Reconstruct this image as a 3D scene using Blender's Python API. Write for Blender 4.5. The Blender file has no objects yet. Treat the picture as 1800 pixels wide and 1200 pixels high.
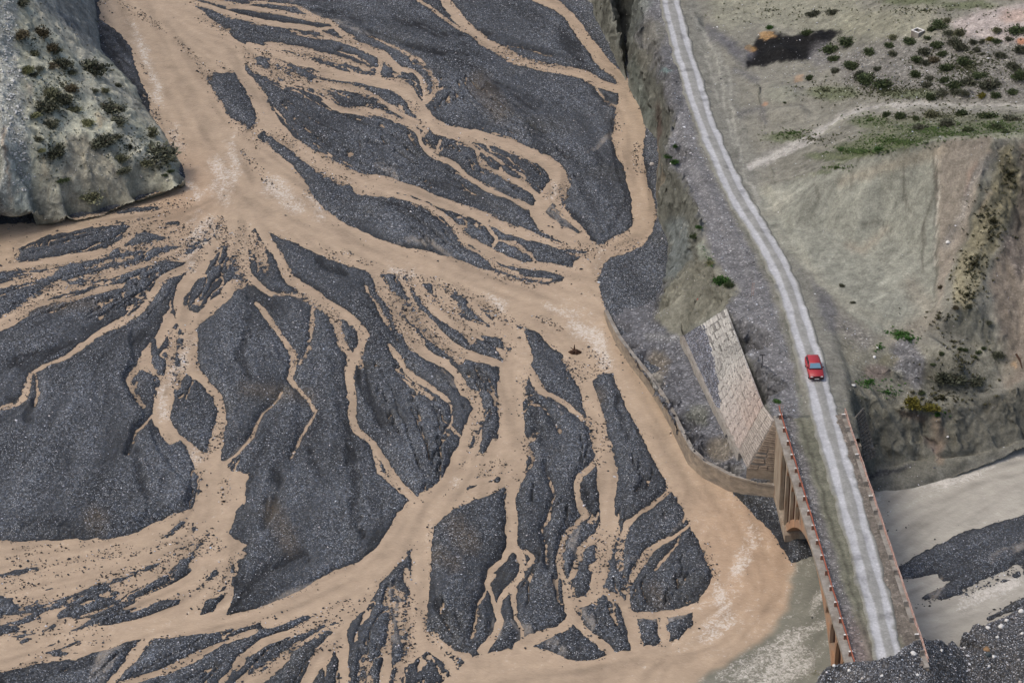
import bpy, bmesh, math, random
import numpy as np
from mathutils import Vector, Matrix, geometry

# ------------------------------------------------------------------ camera, sky, sun, exposure
F_PX, PITCH, DIST = 4900.0, math.radians(30.0), 327.0
CAM = np.array([0.0, -DIST * math.cos(PITCH), DIST * math.sin(PITCH)])
scene = bpy.context.scene
cd = bpy.data.cameras.new("camera")
cam = bpy.data.objects.new("camera", cd)
scene.collection.objects.link(cam)
cam.location = CAM
cam.rotation_euler = (math.radians(90) - PITCH, 0, 0)
cd.sensor_width = 36.0
cd.lens = 36.0 * F_PX / 1800.0
cd.clip_start, cd.clip_end = 1.0, 3000.0
scene.camera = cam

SUN_EL, SUN_AZ = math.radians(58), math.radians(-104)      # azimuth from +Y (away from camera), negative = left
world = bpy.data.worlds.new("World")
scene.world = world
world.use_nodes = True
wn, wl = world.node_tree.nodes, world.node_tree.links
wn.clear()
sky = wn.new("ShaderNodeTexSky"); sky.sky_type = 'NISHITA'; sky.sun_disc = False
sky.sun_elevation = SUN_EL; sky.sun_rotation = SUN_AZ
sky.air_density = 1.0; sky.dust_density = 5.0; sky.ozone_density = 1.0
bg = wn.new("ShaderNodeBackground"); bg.inputs[1].default_value = 0.135
wo = wn.new("ShaderNodeOutputWorld")
wl.new(sky.outputs[0], bg.inputs[0]); wl.new(bg.outputs[0], wo.inputs[0])
sd = bpy.data.lights.new("sun", 'SUN'); sd.energy = 1.0; sd.angle = math.radians(20); sd.color = (1.0, 0.965, 0.91)
sun = bpy.data.objects.new("sun", sd); scene.collection.objects.link(sun)
sdir = Vector((math.sin(SUN_AZ) * math.cos(SUN_EL), math.cos(SUN_AZ) * math.cos(SUN_EL), math.sin(SUN_EL)))
sun.rotation_euler = sdir.to_track_quat('Z', 'Y').to_euler()
sun.location = (0, 0, 200)
vs = scene.view_settings
vs.view_transform = 'Standard'; vs.look = 'None'; vs.gamma = 1.0; vs.use_curve_mapping = False
vs.exposure = 0.2
scene.cycles.max_bounces = 5
scene.cycles.diffuse_bounces = 3
scene.cycles.transparent_max_bounces = 6

rng = np.random.default_rng(7)
random.seed(7)
col = scene.collection
SE, CE = math.sin(PITCH), math.cos(PITCH)

def P(x, y, z=0.0):
    """point at height z that the photograph shows at pixel (x, y)"""
    u = (x - 900) / F_PX; v = (600 - y) / F_PX
    d = np.array([u, CE + v * SE, -SE + v * CE])
    return CAM + d * ((z - CAM[2]) / d[2])

def to_px(X, Y, Z):
    rx, ry, rz = X - CAM[0], Y - CAM[1], Z - CAM[2]
    dep = ry * CE - rz * SE
    up = ry * SE + rz * CE
    return 900 + F_PX * rx / dep, 600 - F_PX * up / dep

# ------------------------------------------------------------------ noise
def _hash(xi, yi, seed):
    h = (xi.astype(np.int64) * 374761393 + yi.astype(np.int64) * 668265263 + seed * 974634777) & 0xFFFFFFFF
    h = ((h ^ (h >> 13)) * 1274126177) & 0xFFFFFFFF
    h = ((h ^ (h >> 16)) * 2246822519) & 0xFFFFFFFF
    return ((h ^ (h >> 15)) & 0xFFFFFF) / float(0xFFFFFF)

def vnoise(x, y, seed=0):
    xf, yf = np.floor(x), np.floor(y)
    tx, ty = x - xf, y - yf
    tx = tx * tx * (3 - 2 * tx); ty = ty * ty * (3 - 2 * ty)
    a = _hash(xf, yf, seed); b = _hash(xf + 1, yf, seed)
    c = _hash(xf, yf + 1, seed); d = _hash(xf + 1, yf + 1, seed)
    return ((a + (b - a) * tx) * (1 - ty) + (c + (d - c) * tx) * ty) * 2 - 1

def fbm(x, y, octaves=4, seed=0, gain=0.5):
    s = np.zeros_like(x); a = 1.0; t = 0.0
    for o in range(octaves):
        s += a * vnoise(x * 2 ** o + 17.3 * o, y * 2 ** o - 9.1 * o, seed + o); t += a; a *= gain
    return s / t

def sstep(a, b, x):
    t = np.clip((x - a) / (b - a), 0, 1)
    return t * t * (3 - 2 * t)

# ------------------------------------------------------------------ field helpers (u, v: photo coordinates of ground points)
def seg_field(u, v, lines, best=None, mul=1.0, pad=70):
    """largest (half width - distance) over tapered polylines"""
    if best is None: best = np.full(u.shape, -1e3)
    for ln in lines:
        for (x0, y0, w0), (x1, y1, w1) in zip(ln[:-1], ln[1:]):
            m = max(w0, w1) / 2 + pad
            k = np.nonzero((u > min(x0, x1) - m) & (u < max(x0, x1) + m) & (v > min(y0, y1) - m) & (v < max(y0, y1) + m))
            if not len(k[0]): continue
            uu, vv = u[k], v[k]
            dx, dy = x1 - x0, y1 - y0
            t = np.clip(((uu - x0) * dx + (vv - y0) * dy) / (dx * dx + dy * dy + 1e-9), 0, 1)
            d = np.hypot(uu - x0 - t * dx, vv - y0 - t * dy)
            f = (w0 + (w1 - w0) * t) * 0.5 * mul - d
            best[k] = np.maximum(best[k], f)
    return best

def poly_field(u, v, pts, pad=80):
    """signed distance, positive inside"""
    out = np.full(u.shape, -1e3)
    xs = [p[0] for p in pts]; ys = [p[1] for p in pts]
    k = np.nonzero((u > min(xs) - pad) & (u < max(xs) + pad) & (v > min(ys) - pad) & (v < max(ys) + pad))
    if not len(k[0]): return out
    uu, vv = u[k], v[k]
    ins = np.zeros(uu.shape, bool); dm = np.full(uu.shape, 1e9)
    n = len(pts)
    for i in range(n):
        x0, y0 = pts[i]; x1, y1 = pts[(i + 1) % n]
        dx, dy = x1 - x0, y1 - y0
        t = np.clip(((uu - x0) * dx + (vv - y0) * dy) / (dx * dx + dy * dy + 1e-9), 0, 1)
        dm = np.minimum(dm, (uu - x0 - t * dx) ** 2 + (vv - y0 - t * dy) ** 2)
        if dy != 0:
            c = ((y0 > vv) != (y1 > vv)) & (uu < dx * (vv - y0) / dy + x0)
            ins ^= c
    d = np.sqrt(dm)
    out[k] = np.where(ins, d, -d)
    return out

# ------------------------------------------------------------------ mesh helpers
def np_mesh(name, V, Fc, cols=None, smooth=True, attrs=None):
    me = bpy.data.meshes.new(name)
    V = np.asarray(V, np.float32); Fc = np.asarray(Fc, np.int32)
    nf, k = Fc.shape
    me.vertices.add(len(V)); me.vertices.foreach_set("co", V.ravel())
    me.loops.add(nf * k); me.loops.foreach_set("vertex_index", Fc.ravel())
    me.polygons.add(nf)
    me.polygons.foreach_set("loop_start", np.arange(0, nf * k, k, dtype=np.int32))
    me.polygons.foreach_set("loop_total", np.full(nf, k, np.int32))
    me.polygons.foreach_set("use_smooth", np.full(nf, smooth, bool))
    me.update(calc_edges=True)
    if cols is not None:
        a = me.color_attributes.new("tint", 'FLOAT_COLOR', 'POINT')
        c = np.ones((len(V), 4), np.float32); c[:, :3] = cols
        a.data.foreach_set("color", c.ravel())
    for nm, arr in (attrs or {}).items():
        a = me.attributes.new(nm, 'FLOAT', 'POINT')
        a.data.foreach_set("value", np.asarray(arr, np.float32).ravel())
    return me

def add(name, me, mat=None, parent=None, label=None, cat=None, group=None, kind=None, loc=None, rot=None):
    o = bpy.data.objects.new(name, me)
    col.objects.link(o)
    if mat is not None and me is not None and len(me.materials) == 0: me.materials.append(mat)
    if parent is not None: o.parent = parent
    if loc is not None: o.location = loc
    if rot is not None: o.rotation_euler = rot
    if label: o["label"] = label
    if cat: o["category"] = cat
    if group: o["group"] = group
    if kind: o["kind"] = kind
    return o

class MB:
    """collects boxes, prisms and tubes into one mesh"""
    def __init__(s): s.bm = bmesh.new()
    def box(s, x0, x1, y0, y1, z0, z1, bevel=0.0):
        vs_ = [s.bm.verts.new(p) for p in ((x0,y0,z0),(x1,y0,z0),(x1,y1,z0),(x0,y1,z0),(x0,y0,z1),(x1,y0,z1),(x1,y1,z1),(x0,y1,z1))]
        fs = [s.bm.faces.new([vs_[i] for i in q]) for q in ((3,2,1,0),(4,5,6,7),(0,1,5,4),(1,2,6,5),(2,3,7,6),(3,0,4,7))]
        if bevel:
            es = list({e for f in fs for e in f.edges})
            bmesh.ops.bevel(s.bm, geom=es, offset=bevel, segments=2, affect='EDGES', profile=0.5)
        return s
    def prism(s, prof, a0, a1, axis='x'):
        """profile polygon extruded along an axis; prof points are the two other coordinates"""
        def mk(p, a):
            if axis == 'x': return (a, p[0], p[1])
            if axis == 'y': return (p[0], a, p[1])
            return (p[0], p[1], a)
        A = [s.bm.verts.new(mk(p, a0)) for p in prof]; B = [s.bm.verts.new(mk(p, a1)) for p in prof]
        n = len(prof)
        s.bm.faces.new(A[::-1]); s.bm.faces.new(B)
        for i in range(n): s.bm.faces.new((A[i], A[(i+1) % n], B[(i+1) % n], B[i]))
        return s
    def tube(s, pts, r, seg=8):
        rings = []
        pts = [Vector(p) for p in pts]
        rr = r if isinstance(r, (list, tuple)) else [r] * len(pts)
        for i, p in enumerate(pts):
            d = (pts[min(i+1, len(pts)-1)] - pts[max(i-1, 0)]).normalized()
            ax = d.orthogonal().normalized(); bx = d.cross(ax)
            rings.append([s.bm.verts.new(p + (ax * math.cos(t) + bx * math.sin(t)) * rr[i]) for t in [2*math.pi*k/seg for k in range(seg)]])
        for a, b in zip(rings[:-1], rings[1:]):
            for k in range(seg): s.bm.faces.new((a[k], a[(k+1) % seg], b[(k+1) % seg], b[k]))
        s.bm.faces.new(rings[0][::-1]); s.bm.faces.new(rings[-1])
        return s
    def quadstrip(s, rows, thick=None):
        R = [[s.bm.verts.new(p) for p in r] for r in rows]
        for a, b in zip(R[:-1], R[1:]):
            for i in range(len(a) - 1): s.bm.faces.new((a[i], a[i+1], b[i+1], b[i]))
        return s
    def mesh(s, name, smooth=False):
        bmesh.ops.recalc_face_normals(s.bm, faces=s.bm.faces[:])
        me = bpy.data.meshes.new(name)
        s.bm.to_mesh(me); s.bm.free()
        if smooth: me.polygons.foreach_set("use_smooth", [True] * len(me.polygons))
        return me

# ------------------------------------------------------------------ materials
def new_mat(name):
    m = bpy.data.materials.new(name); m.use_nodes = True
    nt = m.node_tree; b = nt.nodes["Principled BSDF"]
    return m, nt, b

def nd(nt, t, **kw):
    n = nt.nodes.new(t)
    for k, v in kw.items():
        if k.startswith("i_"):
            key = k[2:]
            n.inputs[int(key) if key.isdigit() else key.replace("_", " ")].default_value = v
        else: setattr(n, k, v)
    return n

def mixc(nt, blend, fac, a, b):
    n = nt.nodes.new("ShaderNodeMix"); n.data_type = 'RGBA'; n.blend_type = blend
    for sock, val in ((n.inputs[0], fac), (n.inputs[6], a), (n.inputs[7], b)):
        if hasattr(val, "is_output"): nt.links.new(val, sock)
        elif isinstance(val, (int, float)): sock.default_value = val
        else: sock.default_value = (*val, 1) if len(val) == 3 else val
    return n.outputs[2]

def ramp(nt, src, stops):
    r = nt.nodes.new("ShaderNodeValToRGB")
    e = r.color_ramp.elements
    while len(e) < len(stops): e.new(0.5)
    for el, (p, c) in zip(e, stops):
        el.position = p; el.color = (c, c, c, 1) if isinstance(c, (int, float)) else (*c, 1)
    nt.links.new(src, r.inputs[0])
    return r.outputs[0]

def pos(nt):
    return nt.nodes.new("ShaderNodeNewGeometry").outputs["Position"]

def gravel_material(name, scale=5.6, white=0.955, bump=0.5, contrast=1.0):
    """tinted ground covered with cobbles: every cell its own grey"""
    m, nt, b = new_mat(name); L = nt.links
    p = pos(nt)
    at = nd(nt, "ShaderNodeAttribute", attribute_name="tint")
    v1 = nd(nt, "ShaderNodeTexVoronoi", i_Scale=scale); L.new(p, v1.inputs["Vector"])
    v2 = nd(nt, "ShaderNodeTexVoronoi", i_Scale=scale * 2.3); L.new(p, v2.inputs["Vector"])
    s1 = nd(nt, "ShaderNodeSeparateColor"); L.new(v1.outputs["Color"], s1.inputs[0])
    s2 = nd(nt, "ShaderNodeSeparateColor"); L.new(v2.outputs["Color"], s2.inputs[0])
    lo = 1 - 0.55 * contrast
    r1 = ramp(nt, s1.outputs[0], [(0.0, lo), (0.5, 1.0 - 0.18 * contrast), (0.8, 1.0 + 0.35 * contrast), (0.93, 1 + 0.9 * contrast)])
    r2 = ramp(nt, s2.outputs[0], [(0.0, 0.6), (0.6, 1.0), (1.0, 1.5)])
    atw = nd(nt, "ShaderNodeAttribute", attribute_name="stony")
    gr = nd(nt, "ShaderNodeMath", operation='MULTIPLY_ADD', i_1=0.8, i_2=0.2); L.new(atw.outputs["Fac"], gr.inputs[0])
    c = mixc(nt, 'MULTIPLY', gr.outputs[0], at.outputs["Color"], r1)
    c = mixc(nt, 'MULTIPLY', gr.outputs[0], c, r2)
    hue = ramp(nt, s1.outputs[1], [(0.0, (1.06, 1.0, 0.92)), (0.5, (0.97, 1.0, 1.03)), (1.0, (0.92, 0.99, 1.12))])
    c = mixc(nt, 'MULTIPLY', 1.0, c, hue)
    wm = ramp(nt, s2.outputs[1], [(white, 0.0), (min(white + 0.012, 1), 1.0)])
    wm2 = nd(nt, "ShaderNodeMath", operation='MULTIPLY'); L.new(wm, wm2.inputs[0]); L.new(atw.outputs["Fac"], wm2.inputs[1])
    c = mixc(nt, 'MIX', wm2.outputs[0], c, (0.42, 0.44, 0.47))
    L.new(c, b.inputs["Base Color"])
    b.inputs["Roughness"].default_value = 0.82; b.inputs["Specular IOR Level"].default_value = 0.25
    bp = nd(nt, "ShaderNodeBump", invert=True, i_Strength=bump, i_Distance=0.12)
    L.new(v1.outputs["Distance"], bp.inputs["Height"])
    bp2 = nd(nt, "ShaderNodeBump", invert=True, i_Strength=bump, i_Distance=0.05)
    L.new(v2.outputs["Distance"], bp2.inputs["Height"]); L.new(bp.outputs[0], bp2.inputs["Normal"])
    L.new(bp2.outputs[0], b.inputs["Normal"])
    return m

def soil_material(name, bump=0.7, amp=1.0):
    m, nt, b = new_mat(name); L = nt.links
    p = pos(nt)
    at = nd(nt, "ShaderNodeAttribute", attribute_name="tint")
    n1 = nd(nt, "ShaderNodeTexNoise", i_Scale=0.9, i_Detail=8.0, i_Roughness=0.68); L.new(p, n1.inputs["Vector"])
    n2 = nd(nt, "ShaderNodeTexNoise", i_Scale=4.5, i_Detail=6.0, i_Roughness=0.8); L.new(p, n2.inputs["Vector"])
    v = nd(nt, "ShaderNodeTexVoronoi", i_Scale=4.2); L.new(p, v.inputs["Vector"])
    sv = nd(nt, "ShaderNodeSeparateColor"); L.new(v.outputs["Color"], sv.inputs[0])
    c = mixc(nt, 'MULTIPLY', 1.0, at.outputs["Color"], ramp(nt, n1.outputs[0], [(0.28, 1 - 0.38 * amp), (0.5, 1.0), (0.72, 1 + 0.38 * amp)]))
    c = mixc(nt, 'MULTIPLY', 1.0, c, ramp(nt, n2.outputs[0], [(0.3, 1 - 0.38 * amp), (0.5, 1.0), (0.7, 1 + 0.38 * amp)]))
    st = nd(nt, "ShaderNodeAttribute", attribute_name="stony")
    rs = ramp(nt, sv.outputs[0], [(0.0, 0.62), (0.55, 0.95), (0.85, 1.3), (0.97, 2.1)])
    c = mixc(nt, 'MULTIPLY', st.outputs["Fac"], c, rs)
    L.new(c, b.inputs["Base Color"])
    b.inputs["Roughness"].default_value = 0.92; b.inputs["Specular IOR Level"].default_value = 0.15
    bp = nd(nt, "ShaderNodeBump", i_Strength=bump, i_Distance=0.25); L.new(n1.outputs[0], bp.inputs["Height"])
    bp2 = nd(nt, "ShaderNodeBump", i_Strength=bump, i_Distance=0.08); L.new(n2.outputs[0], bp2.inputs["Height"]); L.new(bp.outputs[0], bp2.inputs["Normal"])
    # fractured rock where the ground is steep
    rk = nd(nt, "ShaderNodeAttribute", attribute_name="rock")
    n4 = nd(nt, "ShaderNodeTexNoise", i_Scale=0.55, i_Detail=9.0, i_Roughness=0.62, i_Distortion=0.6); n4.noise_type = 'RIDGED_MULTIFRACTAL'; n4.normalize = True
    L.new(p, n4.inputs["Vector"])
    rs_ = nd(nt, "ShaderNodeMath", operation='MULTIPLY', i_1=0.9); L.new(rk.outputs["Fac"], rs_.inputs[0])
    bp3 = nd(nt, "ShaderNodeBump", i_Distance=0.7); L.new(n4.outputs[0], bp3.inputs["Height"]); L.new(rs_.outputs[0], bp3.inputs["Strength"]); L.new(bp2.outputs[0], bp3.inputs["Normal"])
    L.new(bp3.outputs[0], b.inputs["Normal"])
    c2 = mixc(nt, 'MULTIPLY', rk.outputs["Fac"], c, ramp(nt, n4.outputs[0], [(0.12, 0.72), (0.40, 1.0), (0.75, 1.32)]))  # crevice shade painted into the rock colour: hollows darker, ridges lighter
    L.new(c2, b.inputs["Base Color"])
    return m

def plain_material(name, color, rough=0.8, noise=0.25, scale=2.0, spec=0.3, metallic=0.0, streak=None, stain=None, bump=0.15):
    m, nt, b = new_mat(name); L = nt.links
    p = pos(nt)
    if streak:
        mp = nd(nt, "ShaderNodeMapping"); mp.inputs["Scale"].default_value = streak; L.new(p, mp.inputs[0]); p = mp.outputs[0]
    n1 = nd(nt, "ShaderNodeTexNoise", i_Scale=scale, i_Detail=7.0, i_Roughness=0.65); L.new(p, n1.inputs["Vector"])
    c = mixc(nt, 'MULTIPLY', 1.0, color, ramp(nt, n1.outputs[0], [(0.25, 1 - noise), (0.5, 1.0), (0.75, 1 + noise)]))
    if stain:
        n2 = nd(nt, "ShaderNodeTexNoise", i_Scale=scale * 0.45, i_Detail=6.0, i_Roughness=0.7); L.new(p, n2.inputs["Vector"])
        c = mixc(nt, 'MIX', ramp(nt, n2.outputs[0], [(0.46, 0.0), (0.66, 0.85)]), c, stain)
    L.new(c, b.inputs["Base Color"])
    b.inputs["Roughness"].default_value = rough; b.inputs["Specular IOR Level"].default_value = spec; b.inputs["Metallic"].default_value = metallic
    if bump:
        bp = nd(nt, "ShaderNodeBump", i_Strength=bump, i_Distance=0.04); L.new(n1.outputs[0], bp.inputs["Height"]); L.new(bp.outputs[0], b.inputs["Normal"])
    return m

def tint_material(name, rough=0.85, spec=0.2, noise_scale=9.0, noise=0.2, bump=0.2):
    m, nt, b = new_mat(name); L = nt.links
    p = pos(nt)
    at = nd(nt, "ShaderNodeAttribute", attribute_name="tint")
    n1 = nd(nt, "ShaderNodeTexNoise", i_Scale=noise_scale, i_Detail=4.0, i_Roughness=0.6); L.new(p, n1.inputs["Vector"])
    c = mixc(nt, 'MULTIPLY', 1.0, at.outputs["Color"], ramp(nt, n1.outputs[0], [(0.3, 1 - noise), (0.5, 1.0), (0.7, 1 + noise)]))
    L.new(c, b.inputs["Base Color"]); b.inputs["Roughness"].default_value = rough; b.inputs["Specular IOR Level"].default_value = spec
    if bump:
        bp = nd(nt, "ShaderNodeBump", i_Strength=bump, i_Distance=0.05); L.new(n1.outputs[0], bp.inputs["Height"]); L.new(bp.outputs[0], b.inputs["Normal"])
    return m

def water_material():
    m, nt, b = new_mat("silty_water"); L = nt.links
    p = pos(nt)
    at = nd(nt, "ShaderNodeAttribute", attribute_name="tint")
    fo = nd(nt, "ShaderNodeAttribute", attribute_name="foam")
    dp = nd(nt, "ShaderNodeAttribute", attribute_name="depth")
    sk = nd(nt, "ShaderNodeAttribute", attribute_name="streak")
    n1 = nd(nt, "ShaderNodeTexNoise", i_Scale=0.55, i_Detail=6.0, i_Roughness=0.6); L.new(p, n1.inputs["Vector"])
    n2 = nd(nt, "ShaderNodeTexNoise", i_Scale=1.5, i_Detail=4.0, i_Roughness=0.55, i_Distortion=1.2); L.new(p, n2.inputs["Vector"])
    n3 = nd(nt, "ShaderNodeTexNoise", i_Scale=2.2, i_Detail=7.0, i_Roughness=0.78, i_Distortion=1.2); L.new(p, n3.inputs["Vector"])
    c = mixc(nt, 'MULTIPLY', 1.0, at.outputs["Color"], ramp(nt, n1.outputs[0], [(0.3, 0.88), (0.7, 1.10)]))
    s0 = nd(nt, "ShaderNodeMath", operation='MULTIPLY_ADD', i_1=0.5, i_2=0.5); L.new(sk.outputs["Fac"], s0.inputs[0])
    c = mixc(nt, 'MULTIPLY', 1.0, c, ramp(nt, s0.outputs[0], [(0.05, 0.76), (0.5, 1.0), (0.95, 1.13)]))
    # foam: broken crests where the water is rough
    f2 = nd(nt, "ShaderNodeMath", operation='MULTIPLY_ADD', i_1=0.19); L.new(fo.outputs["Fac"], f2.inputs[0]); L.new(n3.outputs[0], f2.inputs[2])
    f3 = nd(nt, "ShaderNodeMath", operation='MULTIPLY_ADD', i_1=0.07); L.new(sk.outputs["Fac"], f3.inputs[0]); L.new(f2.outputs[0], f3.inputs[2])
    fm = ramp(nt, f3.outputs[0], [(0.645, 0.0), (0.73, 0.42), (0.86, 0.85)])
    c = mixc(nt, 'MIX', fm, c, (0.70, 0.66, 0.60))
    L.new(c, b.inputs["Base Color"])
    # silt scatters the light inside the water, the rippled surface only mirrors the sky
    b.inputs["Roughness"].default_value = 0.5; b.inputs["Specular IOR Level"].default_value = 0.0
    b.inputs["Coat Weight"].default_value = 1.0; b.inputs["Coat Roughness"].default_value = 0.07; b.inputs["Coat IOR"].default_value = 1.36
    st = nd(nt, "ShaderNodeMath", operation='MULTIPLY_ADD', i_1=0.15, i_2=0.85); L.new(fo.outputs["Fac"], st.inputs[0])
    hm = nd(nt, "ShaderNodeMath", operation='MULTIPLY_ADD', i_1=0.35); L.new(n3.outputs[0], hm.inputs[0]); L.new(n2.outputs[0], hm.inputs[2])
    bp = nd(nt, "ShaderNodeBump", i_Distance=0.45); L.new(hm.outputs[0], bp.inputs["Height"]); L.new(st.outputs[0], bp.inputs["Strength"])
    L.new(bp.outputs[0], b.inputs["Coat Normal"])
    # shallow film: the bed shows through where the water is only a few centimetres deep
    tr = nd(nt, "ShaderNodeBsdfTransparent"); mx = nd(nt, "ShaderNodeMixShader")
    op = ramp(nt, dp.outputs["Fac"], [(0.0, 0.40), (0.2, 0.85), (0.5, 1.0)])
    L.new(op, mx.inputs[0]); L.new(tr.outputs[0], mx.inputs[1]); L.new(b.outputs[0], mx.inputs[2])
    L.new(mx.outputs[0], nt.nodes["Material Output"].inputs[0])
    return m

M = {}
M['gravel'] = gravel_material("river_gravel")
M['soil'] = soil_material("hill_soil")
M['water'] = water_material()
M['stone'] = tint_material("loose_stone", rough=0.8)
M['road'] = soil_material("dirt_road", bump=0.15, amp=0.5)
M['concrete'] = plain_material("weathered_concrete", (0.30, 0.25, 0.19), noise=0.35, scale=1.2, stain=(0.20, 0.125, 0.075), streak=(1.6, 1.6, 0.35))
M['orange_concrete'] = plain_material("rust_stained_concrete", (0.33, 0.19, 0.11), noise=0.3, scale=1.0, stain=(0.26, 0.21, 0.16), streak=(1.4, 1.4, 0.3))
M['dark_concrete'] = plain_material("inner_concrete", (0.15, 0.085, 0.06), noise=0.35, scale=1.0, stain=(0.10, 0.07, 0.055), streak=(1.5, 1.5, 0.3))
M['grey_concrete'] = plain_material("grey_concrete", (0.27, 0.25, 0.22), noise=0.35, scale=1.5, stain=(0.16, 0.13, 0.10))
M['wall_concrete'] = plain_material("river_wall_concrete", (0.24, 0.195, 0.145), noise=0.4, scale=1.1, stain=(0.12, 0.105, 0.09), streak=(1, 1, 2.4))
M['white_paint'] = plain_material("worn_white_paint", (0.72, 0.71, 0.68), noise=0.2, scale=5.0, stain=(0.45, 0.40, 0.34))
M['rust'] = plain_material("rusty_red_pipe", (0.26, 0.075, 0.045), rough=0.7, noise=0.4, scale=3.0, stain=(0.30, 0.14, 0.085))
M['pale_rust'] = plain_material("faded_rust_pipe", (0.34, 0.20, 0.155), rough=0.7, noise=0.35, scale=3.0, stain=(0.42, 0.36, 0.31))
M['block'] = tint_material("pitched_stone", noise_scale=2.5, noise=0.28)
M['post'] = plain_material("railing_post_concrete", (0.20, 0.105, 0.075), noise=0.35, scale=4.0)
M['wood'] = plain_material("drift_wood", (0.055, 0.028, 0.016), noise=0.4, scale=6.0)
M['pole'] = plain_material("dark_pole", (0.03, 0.028, 0.03), rough=0.6)
M['red_cloth'] = plain_material("red_cloth", (0.32, 0.045, 0.03), noise=0.3, scale=5.0)
M['leaf'] = tint_material("shrub_leaf", rough=0.7, noise_scale=14.0, noise=0.3, bump=0)
M['bark'] = plain_material("shrub_bark", (0.06, 0.045, 0.032), noise=0.3, scale=8.0)
M['car_paint'] = plain_material("red_car_paint", (0.34, 0.028, 0.034), rough=0.42, noise=0.08, scale=4.0, spec=0.5, bump=0)
M['tyre'] = plain_material("rubber", (0.018, 0.018, 0.02), rough=0.85, bump=0)
M['trim'] = plain_material("black_trim", (0.014, 0.013, 0.014), rough=0.5, bump=0)
M['rim'] = plain_material("steel_rim", (0.4, 0.4, 0.42), rough=0.35, metallic=0.8, bump=0)
M['lamp'] = plain_material("lamp_glass", (0.7, 0.7, 0.68), rough=0.15, spec=0.6, noise=0.1, bump=0)
M['plate'] = plain_material("plate_paint", (0.6, 0.6, 0.58), rough=0.4, noise=0.1, bump=0)
m, nt, b = new_mat("window_glass"); b.inputs["Base Color"].default_value = (0.10, 0.21, 0.29, 1); b.inputs["Roughness"].default_value = 0.04  # blue base colour paints in the sky mirrored by the windshield
b.inputs["Specular IOR Level"].default_value = 1.0; b.inputs["Coat Weight"].default_value = 1.0; b.inputs["Coat Roughness"].default_value = 0.03
M['glass'] = m
m, nt, b = new_mat("side_glass"); b.inputs["Base Color"].default_value = (0.015, 0.02, 0.025, 1); b.inputs["Roughness"].default_value = 0.05
M['dark_glass'] = m
# ------------------------------------------------------------------ the braided river: channel survey
MAIN = [(165,-60),(315,-60),(337,7),(360,23),(383,43),(417,67),(430,78),(436,100),(425,125),(405,128),(385,128),(370,128),(363,140),(377,163),(390,180),(403,207),(430,220),(447,240),
        (467,250),(487,270),(513,290),(540,327),(560,357),(577,372),(600,390),(627,403),(667,420),(700,430),(733,437),(793,453),(833,467),(883,483),
        (907,492),(963,500),(987,493),(1000,480),(1010,458),(1026,445),(1042,448),(1050,460),(1050,487),(1057,517),(1067,557),(1083,593),(1107,627),(1133,658),
        (1157,693),(1177,727),(1193,760),(1210,793),(1233,817),(1253,830),(1283,860),(1320,897),(1350,930),(1377,967),(1390,990),(1440,975),(1500,930),
        (1540,880),(1560,870),(1560,1300),(700,1300),(760,1215),(800,1178),(835,1152),(870,1146),(920,1136),(955,1140),(987,1152),(1013,1162),(1050,1158),(1080,1145),
        (1110,1142),(1140,1132),(1195,1122),(1215,1090),(1222,1066),(1247,1023),(1253,1003),(1237,967),(1213,927),(1200,893),(1177,857),(1160,830),(1140,793),
        (1120,750),(1100,713),(1085,673),(1080,653),(1053,650),(1020,645),(1000,627),(967,607),(947,587),(907,570),(890,567),(867,550),
        (843,533),(827,527),(767,502),(720,492),(690,482),(660,484),(633,472),(573,453),(533,433),(500,420),(467,403),(450,398),(435,420),(400,420),
        (370,430),(345,420),(325,400),(318,385),(320,368),(290,366),(250,374),(200,384),(120,397),(60,404),(0,412),(-60,420),(-60,395),
        (0,396),(60,392),(120,386),(160,378),(190,372),(240,354),(270,340),(310,330),(325,312),(322,295),(292,245),(270,215),(265,203),(263,177),
        (247,147),(238,113),(230,80),(200,50),(175,33)]
EAST = [(1560,870),(1500,930),(1540,800),(1600,790),(1700,780),(1900,730),(1900,1300),(1400,1300),(1560,1160)]
TRUNK = [(283,745),(305,760),(330,790),(347,843),(350,860),(340,887),(330,900),(390,930),(400,920),(427,883),(437,835),(407,827),(385,805),(375,797),(350,790),(315,765),(305,745)]
DELTA = [(-60,952),(0,950),(100,949),(200,946),(240,936),(273,919),(300,904),(335,892),(392,925),(400,940),(436,956),(405,985),(395,1000),(412,1040),(392,1085),(405,1100),
         (330,1112),(250,1122),(187,1140),(133,1158),(67,1167),(0,1180),(-60,1190)]
WEDGE = [(717,975),(700,960),(640,1030),(560,1050),(500,1075),(450,1090),(480,1110),(540,1105),(597,1110),(613,1087),(640,1067),(667,1027)]
WEDGE2 = [(867,767),(850,793),(827,807),(803,837),(797,853),(767,877),(745,887),(725,905),(720,920),(765,925),(795,895),(820,885),(867,867),(900,850),(900,810),(885,775)]
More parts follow.
